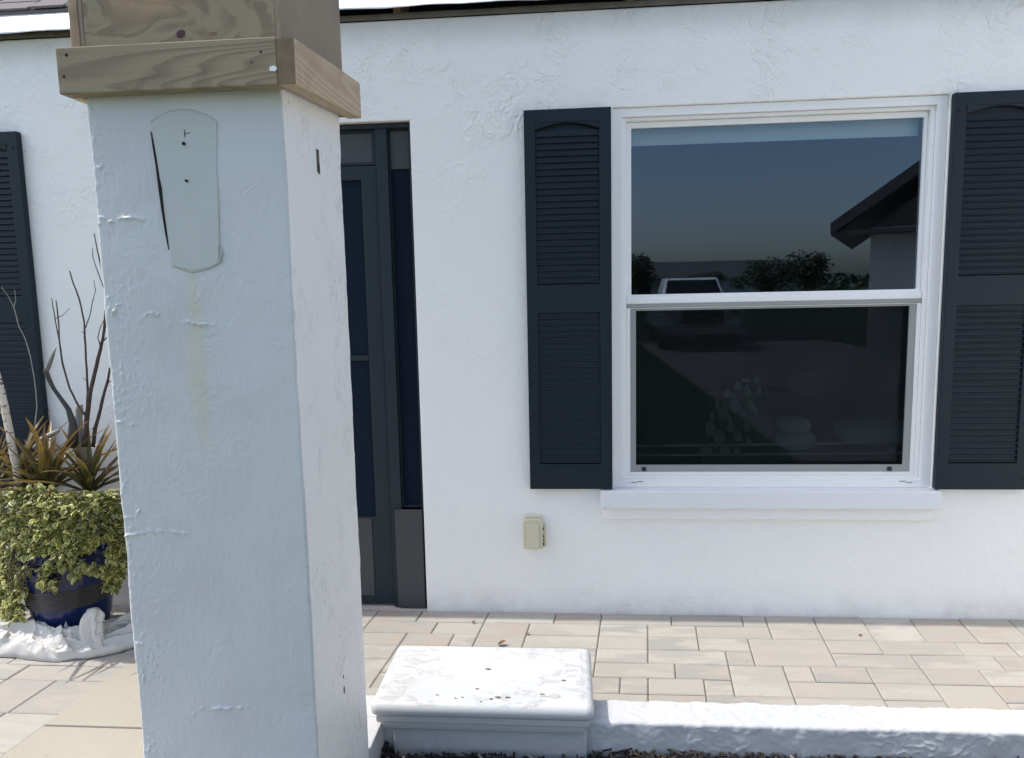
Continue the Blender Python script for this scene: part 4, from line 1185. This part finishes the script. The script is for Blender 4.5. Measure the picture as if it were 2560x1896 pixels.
# ---------------------------------------------------------------- drop cloth
def rid(x, y, z): return 1 - min(1.0, abs(noise.noise((x, y, z))) * 2.6)
def cloth():
    NU, NV = 330, 110
    rows_ = []
    for j in range(NV + 1):
        v = j / NV
        row = []
        for i in range(NU + 1):
            u = i / NU
            x = -3.05 + 1.30 * u
            fr = -.475 + .045 * math.sin(u * 6.2 + .2) + .035 * noise.noise((u * 9, 0, 0)) + .085 * sstep(.80, 1.0, u)
            bk = -.285 + .16 * sstep(.80, .95, u)
            y = fr + (bk - fr) * v
            env = min(1, v * 9) ** .5 * (1 - v ** 6)
            wx = noise.noise((u * 5, v * 1.5, 7)); wy = noise.noise((u * 4, v * 2, 17))
            long_ = rid(u * 3.2 + .8 * wx, v * 3.4 + 1.1 * wy + u * 1.3, 2) ** 1.3
            cross = rid(u * 11 + 2.4 * wy + v * 5.0, v * 2.3 + 1.5 * wx, 5) ** 2.0
            fine = rid(u * 34 + wx * 3, v * 8 + wy * 2, 9) ** 2 + .7 * rid(u * 60 + wy * 6, v * 16 + wx * 5, 19) ** 3
            h = env * (.012 + (.030 + .040 * sstep(.1, .5, v)) * long_ + .018 * cross + .004 * fine)
            h *= 1.15 + .6 * noise.noise((u * 4.0, 1.1, 0))
            x += .016 * noise.noise((u * 15, v * 6, 9)) + .012 * cross
            y += .014 * noise.noise((u * 18, v * 7, 4)) - .016 * long_ * env
            row.append((x, y, .004 + max(0, h)))
        rows_.append(row)
    me = grid_mesh('drop_cloth', rows_, NU + 1, NV + 1)
    o = link('drop_cloth', me, M['cloth'])
    so_ = o.modifiers.new('thick', 'SOLIDIFY'); so_.thickness = .0015; so_.offset = 1
    tag(o, 'crumpled white canvas drop cloth bunched round the foot of the blue pot', 'cloth')
    # two bunched-up folds standing against the pot
    def bunch(path, rad, seed):
        n_, k_ = 46, 40
        C = [at(a, b, Y) for (a, b, Y) in path]
        R_ = []
        for i in range(n_ + 1):
            t = i / n_ * (len(C) - 1); i0 = min(int(t), len(C) - 2); f = t - i0
            p0, p1, p2, p3 = C[max(i0 - 1, 0)], C[i0], C[i0 + 1], C[min(i0 + 2, len(C) - 1)]
            c = .5 * ((2 * p1) + (p2 - p0) * f + (2 * p0 - 5 * p1 + 4 * p2 - p3) * f * f + (3 * p1 - p0 - 3 * p2 + p3) * f ** 3)
            d = (p2 - p1).normalized(); a = d.cross(Vector((.1, 1, .15))).normalized(); e = a.cross(d)
            r = rad[min(int(i / n_ * (len(rad) - 1)), len(rad) - 1)]; r2 = rad[min(int(i / n_ * (len(rad) - 1)) + 1, len(rad) - 1)]
            ff = i / n_ * (len(rad) - 1) % 1.0; r = r + (r2 - r) * ff
            row = []
            for k in range(k_):
                g = 2 * math.pi * k / k_
                rr = r * (.85 + .34 * math.cos(3 * g + seed + i * .09) + .18 * math.cos(5 * g - i * .06) + .22 * rid(math.cos(g) * 2.2 + seed, math.sin(g) * 2.2, i * .035) + .16 * noise.noise((math.cos(g) * 3, math.sin(g) * 3 + seed, i * .16)) + .12 * rid(math.cos(g) * 5, math.sin(g) * 5 + seed, i * .12) ** 2)
                row.append(tuple(c + a * math.cos(g) * rr + e * math.sin(g) * rr * .6))
            R_.append(row)
        b = link('bunched_fold', grid_mesh('bunched_fold', R_, k_, n_ + 1, closed=True), M['cloth'], o)
    bunch([(252, 1636, -.42), (242, 1615, -.44), (230, 1585, -.445), (230, 1552, -.44), (238, 1528, -.43), (243, 1519, -.42)], [.034, .042, .038, .036, .030, .004], 1.0)
    bunch([(140, 1628, -.44), (160, 1612, -.45), (182, 1592, -.44), (205, 1584, -.42), (214, 1612, -.41)], [.008, .024, .028, .026, .01], 4.0)
    bunch([(255, 1600, -.36), (285, 1575, -.34), (320, 1562, -.32), (352, 1575, -.32)], [.02, .034, .034, .02], 7.0)
cloth()

# ---------------------------------------------------------------- litter on the patio
def litter(px, py, kind, ang, lab):
    d = CF + CR * ((px - W / 2) / FPX) - CU * ((py - H / 2) / FPX)
    t = (.004 - CAM.z) / d.z
    p = CAM + d * t
    v, f, rm_ = leaf_mesh(*kind)
    me = bpy.data.meshes.new('dry_leaf'); me.from_pydata(v, [], f); me.materials.append(M['dryleaf'])
    o = link('dry_leaf', me)
    o.location = p; o.rotation_euler = (R(6), R(8), ang)
    so_ = o.modifiers.new('thick', 'SOLIDIFY'); so_.thickness = .0008
    tag(o, lab, 'leaf')
litter(1245, 1612, (.034, .010, .7, -.012), R(-75), 'curled dry brown leaf on the pavers just behind the pier cap')
litter(1180, 1557, (.016, .006, .5, -.004), R(-60), 'tiny dry leaf on the pavers near the foot of the white wall')
litter(1314, 1584, (.016, .005, .5, -.004), R(-95), 'tiny dry leaf on the pavers right of the curled leaf')
litter(2147, 1589, (.014, .005, .4, -.003), R(-80), 'tiny dry leaf on the pavers below the right shutter')

# ---------------------------------------------------------------- seen in the window
def cushion(name, c, sx, sy, sz, label, m='cushion', rot=0):
    me = bpy.data.meshes.new(name); bm = bmesh.new()
    bmesh.ops.create_uvsphere(bm, u_segments=24, v_segments=14, radius=1)
    for v in bm.verts:
        q = v.co
        e = .62
        q.x = math.copysign(abs(q.x) ** e, q.x) * sx; q.y = math.copysign(abs(q.y) ** e, q.y) * sy
        q.z = math.copysign(abs(q.z) ** .8, q.z) * sz * (1 + .06 * noise.noise((q.x * 8, q.y * 8, 1)))
    bm.to_mesh(me); bm.free()
    me.polygons.foreach_set('use_smooth', [True] * len(me.polygons))
    o = link(name, me, M[m]); o.location = c; o.rotation_euler = (0, rot, 0)
    return tag(o, label, 'cushion', 'cushions behind the lower window pane')
so = tag(empty('sofa', (1.45, .78, 0)), 'dark sofa in the room behind the lower window pane', 'sofa')
for nm_, b in (('seat', (-.75, .75, -.35, .35, .12, .42)), ('backrest', (-.75, .75, .22, .42, .42, .86)), ('armrest', (-.92, -.76, -.36, .40, .10, .62)), ('armrest', (.76, .92, -.36, .40, .10, .62))):
    MB().box(*b).build(nm_, M['sofa'], so, bevel=.04, seg=3)
for x in (-.7, .7):
    for y in (-.3, .3): MB().box(x - .03, x + .03, y - .03, y + .03, 0, .119).build('leg', M['sofa'], so)
def cpos(px, py, Y): return at(px, py, Y)
cushion('cushion', cpos(1990, 1098, .42), .085, .085, .046, 'lower of two small pale cushions stacked behind the window')
cushion('cushion', cpos(1984, 1062, .44), .074, .080, .036, 'upper of two small pale cushions stacked behind the window')
cushion('cushion', cpos(2190, 1078, .40), .19, .10, .060, 'long pale bolster cushion near the right side of the lower pane')
cushion('cushion', cpos(2040, 955, .60), .16, .06, .06, 'dull brown cushion on the sofa back behind the window', 'rosewood')
# tub chair with a pale teardrop pattern
ch = tag(empty('tub_chair', (.76, .52, 0)), 'tub chair with pale teardrop pattern seen through the lower pane', 'chair')
CW, CH0, CH1 = .22, .42, .93
def shell(u, z, off=0.0):
    """u: angle -1..1 round the back, z: height"""
    t = (z - CH0) / (CH1 - CH0)
    r = CW * (1.0 - .42 * t * t) + off
    g = R(-90) + u * R(120)
    return Vector((r * math.cos(g) + .10 * t, r * .8 * math.sin(g) + .02, z))
rows_ = []
for j in range(17):
    z = CH0 + (CH1 - CH0) * j / 16
    rows_.append([tuple(shell(-1 + 2 * i / 28, z)) for i in range(29)])
o = link('shell', grid_mesh('shell', rows_, 29, 17), M['chairshell'], ch)
so_ = o.modifiers.new('thick', 'SOLIDIFY'); so_.thickness = .02
TD = [(800, 195, 24, 30), (868, 235, 22, 40), (722, 255, 26, 26), (780, 345, 30, 44), (690, 400, 36, 46), (900, 345, 20, 38), (592, 515, 34, 50), (660, 575, 34, 46), (748, 510, 26, 34), (800, 572, 24, 38), (866, 505, 20, 34), (560, 675, 38, 36), (702, 680, 32, 34), (935, 150, 16, 22), (962, 225, 12, 32), (934, 385, 13, 32), (836, 405, 15, 20), (642, 335, 12, 38), (604, 425, 12, 34), (770, 285, 11, 36), (742, 455, 12, 36), (852, 155, 30, 10), (880, 620, 18, 30), (790, 690, 20, 28), (628, 640, 11, 30)]
for (a_, b_, w_, h_) in TD:
    px, py = 1580 + a_ / 3.0149, 900 + b_ / 3.0149
    c_ = at(px, py, .24)
    ux = (c_.x - .78) / .26
    c_ = at(px, py, .23 + .10 * ux * ux)
    n_ = 14; vs = []
    for k in range(n_):
        g = 2 * math.pi * k / n_
        w = (w_ / 3.0149 / 520) * math.sin(g) * (1 - .30 * math.cos(g)) * 1.12; hh = (h_ / 3.0149 / 520) * math.cos(g) * 1.1
        vs.append((w - .12 * hh, hh))
    o = MB().prism(vs, 'y', -.004, .004).build('teardrop', M['teardrop'], ch)
    o.location = c_ - ch.location; o.rotation_euler = (0, 0, ux * .7)
MB().lathe([(0, .16), (.23, .16), (.25, .20), (.25, .44), (.22, .47), (0, .48)], 28).build('seat', M['chairshell'], ch, smooth=True)
MB().lathe([(0, 0), (.16, 0), (.16, .02), (.03, .04), (.03, .16)], 20).build('base', M['sofa'], ch)
# low rail along the inside of the window
rl = tag(empty('table_rail', (0, .27, 0)), 'pale double rail running low behind the lower window pane', 'rail')
for (z0, z1) in ((.70, .712), (.655, .664)): MB().tube([(.0, 0, z0), (1.8, .02, z1)], .006, 8).build('rail_bar', M['cushion'], rl)
for x in (.02, 1.78): MB().tube([(x, .01, 0), (x, .01, .715)], .007, 8).build('post', M['cushion'], rl)

# ---------------------------------------------------------------- across the garden (reflected in the panes)
nh = tag(empty('neighbour_house', (4.85, -9.9, 0), R(24)), 'pale house with dark gable roof reflected in the upper pane', 'house')
MB().box(.35, 9.6, -5.0, 0, -.1, 2.42).build('wall', M['hwall'], nh)
MB().prism([(.35, 2.421), (9.6, 2.421), (4.975, 5.75)], 'y', -.02, -.16).build('gable', M['htan'], nh)
MB().prism([(-.25, 2.30), (4.975, 5.98), (4.975, 6.20), (-.25, 2.50)], 'y', .45, -5.3).build('roof', M['hroof'], nh)
MB().prism([(10.2, 2.30), (10.2, 2.50), (4.976, 6.20), (4.976, 5.98)], 'y', .45, -5.3).build('roof', M['hroof'], nh)
MB().box(-.25, 10.2, .001, .42, 2.30, 2.36).build('soffit', M['hroof'], nh)
for x in (1.3, 3.4, 6.3):
    w_ = ring(MB(), x, x + 1.2, .9, 2.0, .06, .06, .06, .06, .002, .05).build('window', M['frame'], nh)
    MB().box(x + .06, x + 1.14, .01, .03, .96, 1.94).build('pane', M['darkglass'], w_)

tk = tag(empty('pickup_truck', (3.25, -16.6, -.066), R(2)), 'white pickup truck seen head-on, reflected beside the meeting rail', 'truck')
bdy = MB().box(-.95, .95, -2.9, 2.15, .48, 1.02)
bdy.box(-.93, .93, .75, 2.30, .60, 1.10)
bdy.box(-.93, .93, -2.9, -.95, .9, 1.14)
bdy.build('body', M['truckpaint'], tk, bevel=.06, seg=3)
MB().add([(-.86, .85, 1.08), (.86, .85, 1.08), (.86, -.95, 1.08), (-.86, -.95, 1.08), (-.68, .25, 1.80), (.68, .25, 1.80), (.68, -.85, 1.80), (-.68, -.85, 1.80)], CF6).build('cab', M['truckpaint'], tk, bevel=.05, seg=3)
MB().add([(-.76, .83, 1.14), (.76, .83, 1.14), (.62, .31, 1.74), (-.62, .31, 1.74), (-.76, .85, 1.14), (.76, .85, 1.14), (.62, .33, 1.74), (-.62, .33, 1.74)], CF6).build('windscreen', M['darkglass'], tk)
MB().box(-.5, .5, 2.29, 2.36, .66, .98).build('grille', M['tyre'], tk, bevel=.02)
MB().box(-.96, .96, 2.25, 2.42, .44, .60).build('bumper', M['chrome'], tk, bevel=.03)
for s in (-1, 1):
    MB().box(s * .73 - .17, s * .73 + .17, 2.28, 2.35, .80, 1.0).build('headlight', M['chrome'], tk, bevel=.03)
    MB().box(s * 1.06 - .10, s * 1.06 + .10, .55, .70, 1.10, 1.30).build('mirror', M['tyre'], tk, bevel=.03)
    for y in (1.35, -2.0):
        wh = MB().lathe([(.0, -.11), (.20, -.11), (.22, -.13), (.36, -.13), (.385, -.09), (.385, .09), (.36, .13), (.22, .13), (.20, .11), (0, .11)], 28).build('wheel', M['tyre'], tk, smooth=False)
        wh.matrix_local = Matrix.Translation((s * .82, y, .385)) @ Matrix.Rotation(R(90), 4, 'Y')

def tree(x, y, h, r, seed, label, n_=2600):
    rg = random.Random(seed)
    root = tag(empty('tree', (x, y, -.09)), label, 'tree', 'trees across the street')
    tr = MB()
    P = [(0, 0, 0), (.05 * h * rg.uniform(-1, 1) * .5, 0, h * .3), (0, 0, h * .62)]
    tr.tube(P, [h * .03, h * .022, h * .010], 8)
    lobes = []
    for i in range(11):
        a = rg.uniform(0, 6.28); d = r * rg.uniform(.2, .75); zz = h * rg.uniform(.42, .9)
        c = Vector((d * math.cos(a), d * math.sin(a), zz)); lobes.append((c, r * rg.uniform(.28, .5)))
        tr.tube([(0, 0, h * rg.uniform(.3, .5)), tuple(c * .6 + Vector((0, 0, h * .18))), tuple(c)], [h * .011, h * .007, h * .003], 6)
    tr.build('trunk', M['bark'], root)
    it = []
    for i in range(n_):
        c, rr = lobes[rg.randrange(11)]
        q = Vector((rg.gauss(0, 1), rg.gauss(0, 1), rg.gauss(0, 1))).normalized() * rr * rg.random() ** .4
        q.z *= .75
        s = rg.uniform(.10, .24) * h * .20
        Mx = Matrix.Translation(c + q) @ Matrix.Rotation(rg.uniform(0, 6.28), 4, 'Z') @ Matrix.Rotation(rg.uniform(0, 3.1), 4, 'X')
        it.append(([tuple(Mx @ Vector(p)) for p in ((-s, 0, 0), (0, -s * .5, 0), (s, 0, .2 * s), (0, s * .5, 0))], [(0, 1, 2, 3)], rg.random()))
    o = scatter_mesh('crown', it, M['treeleaf'], root)
    o['kind'] = 'stuff'
TL = [(-1.2, -33, 5.4, 2.4, 'broad tree across the street, reflected at the left pane edge'), (1.8, -44, 4.6, 1.9, 'slim tree across the street, second from the left pane edge'), (5.5, -60, 4.4, 3.0, 'round tree reflected above the pickup truck'),
      (11.5, -58, 3.2, 1.9, 'small tree reflected right of the pickup truck'), (15.5, -56, 3.9, 2.6, 'spreading tree reflected left of the neighbour house'), (19.5, -58, 4.6, 2.8, 'taller tree reflected beside the neighbour house'), (-6.0, -38, 5.0, 2.4, 'tree across the street beyond the left pane edge')]
rg = random.Random(77)
it = []
for i in range(9000):
    x = rg.uniform(-45, 70)
    top = 2.9 + 1.3 * noise.noise((x * .11, 2, 0)) + .8 * noise.noise((x * .4, 5, 0))
    z = top * rg.random() ** .6; y = -78 + rg.uniform(-2.5, 2.5)
    q = rg.uniform(.15, .45)
    Mx = Matrix.Translation((x, y, z - .09)) @ Matrix.Rotation(rg.uniform(0, 6.28), 4, 'Z') @ Matrix.Rotation(rg.uniform(0, 3.1), 4, 'X')
    it.append(([tuple(Mx @ Vector(p)) for p in ((-q, 0, 0), (0, -q * .6, 0), (q, 0, .2 * q), (0, q * .6, 0))], [(0, 1, 2, 3)], rg.random()))
tag(scatter_mesh('distant_trees', it, M['treeleaf']), 'low far-off line of trees reflected along the horizon', 'trees', kind='stuff')
for i, a in enumerate(TL): tree(a[0], a[1], a[2], a[3], 40 + i, a[4])
for i, (x, y, w_, d_) in enumerate(((-3, -48, 9, 7), (12, -66, 16, 8))):
    fh = tag(empty('far_house', (x, y, -.09)), ('low house with dark roof across the street, reflected at the left', 'long low house with dark roof far behind the pickup truck')[i], 'house')
    MB().box(-w_ / 2, w_ / 2, -d_ / 2, d_ / 2, 0, 2.5).build('wall', M['hwall'], fh)
    MB().prism([(-d_ / 2 - .4, 2.45), (d_ / 2 + .4, 2.45), (0, 4.1)], 'x', -w_ / 2 - .4, w_ / 2 + .4).build('roof', M['hroof'], fh)
    for k in range(3):
        xx = -w_ / 2 + w_ * (k + .5) / 3
        MB().box(xx - .6, xx + .6, d_ / 2, d_ / 2 + .03, .9, 2.0).build('window', M['darkglass'], fh)
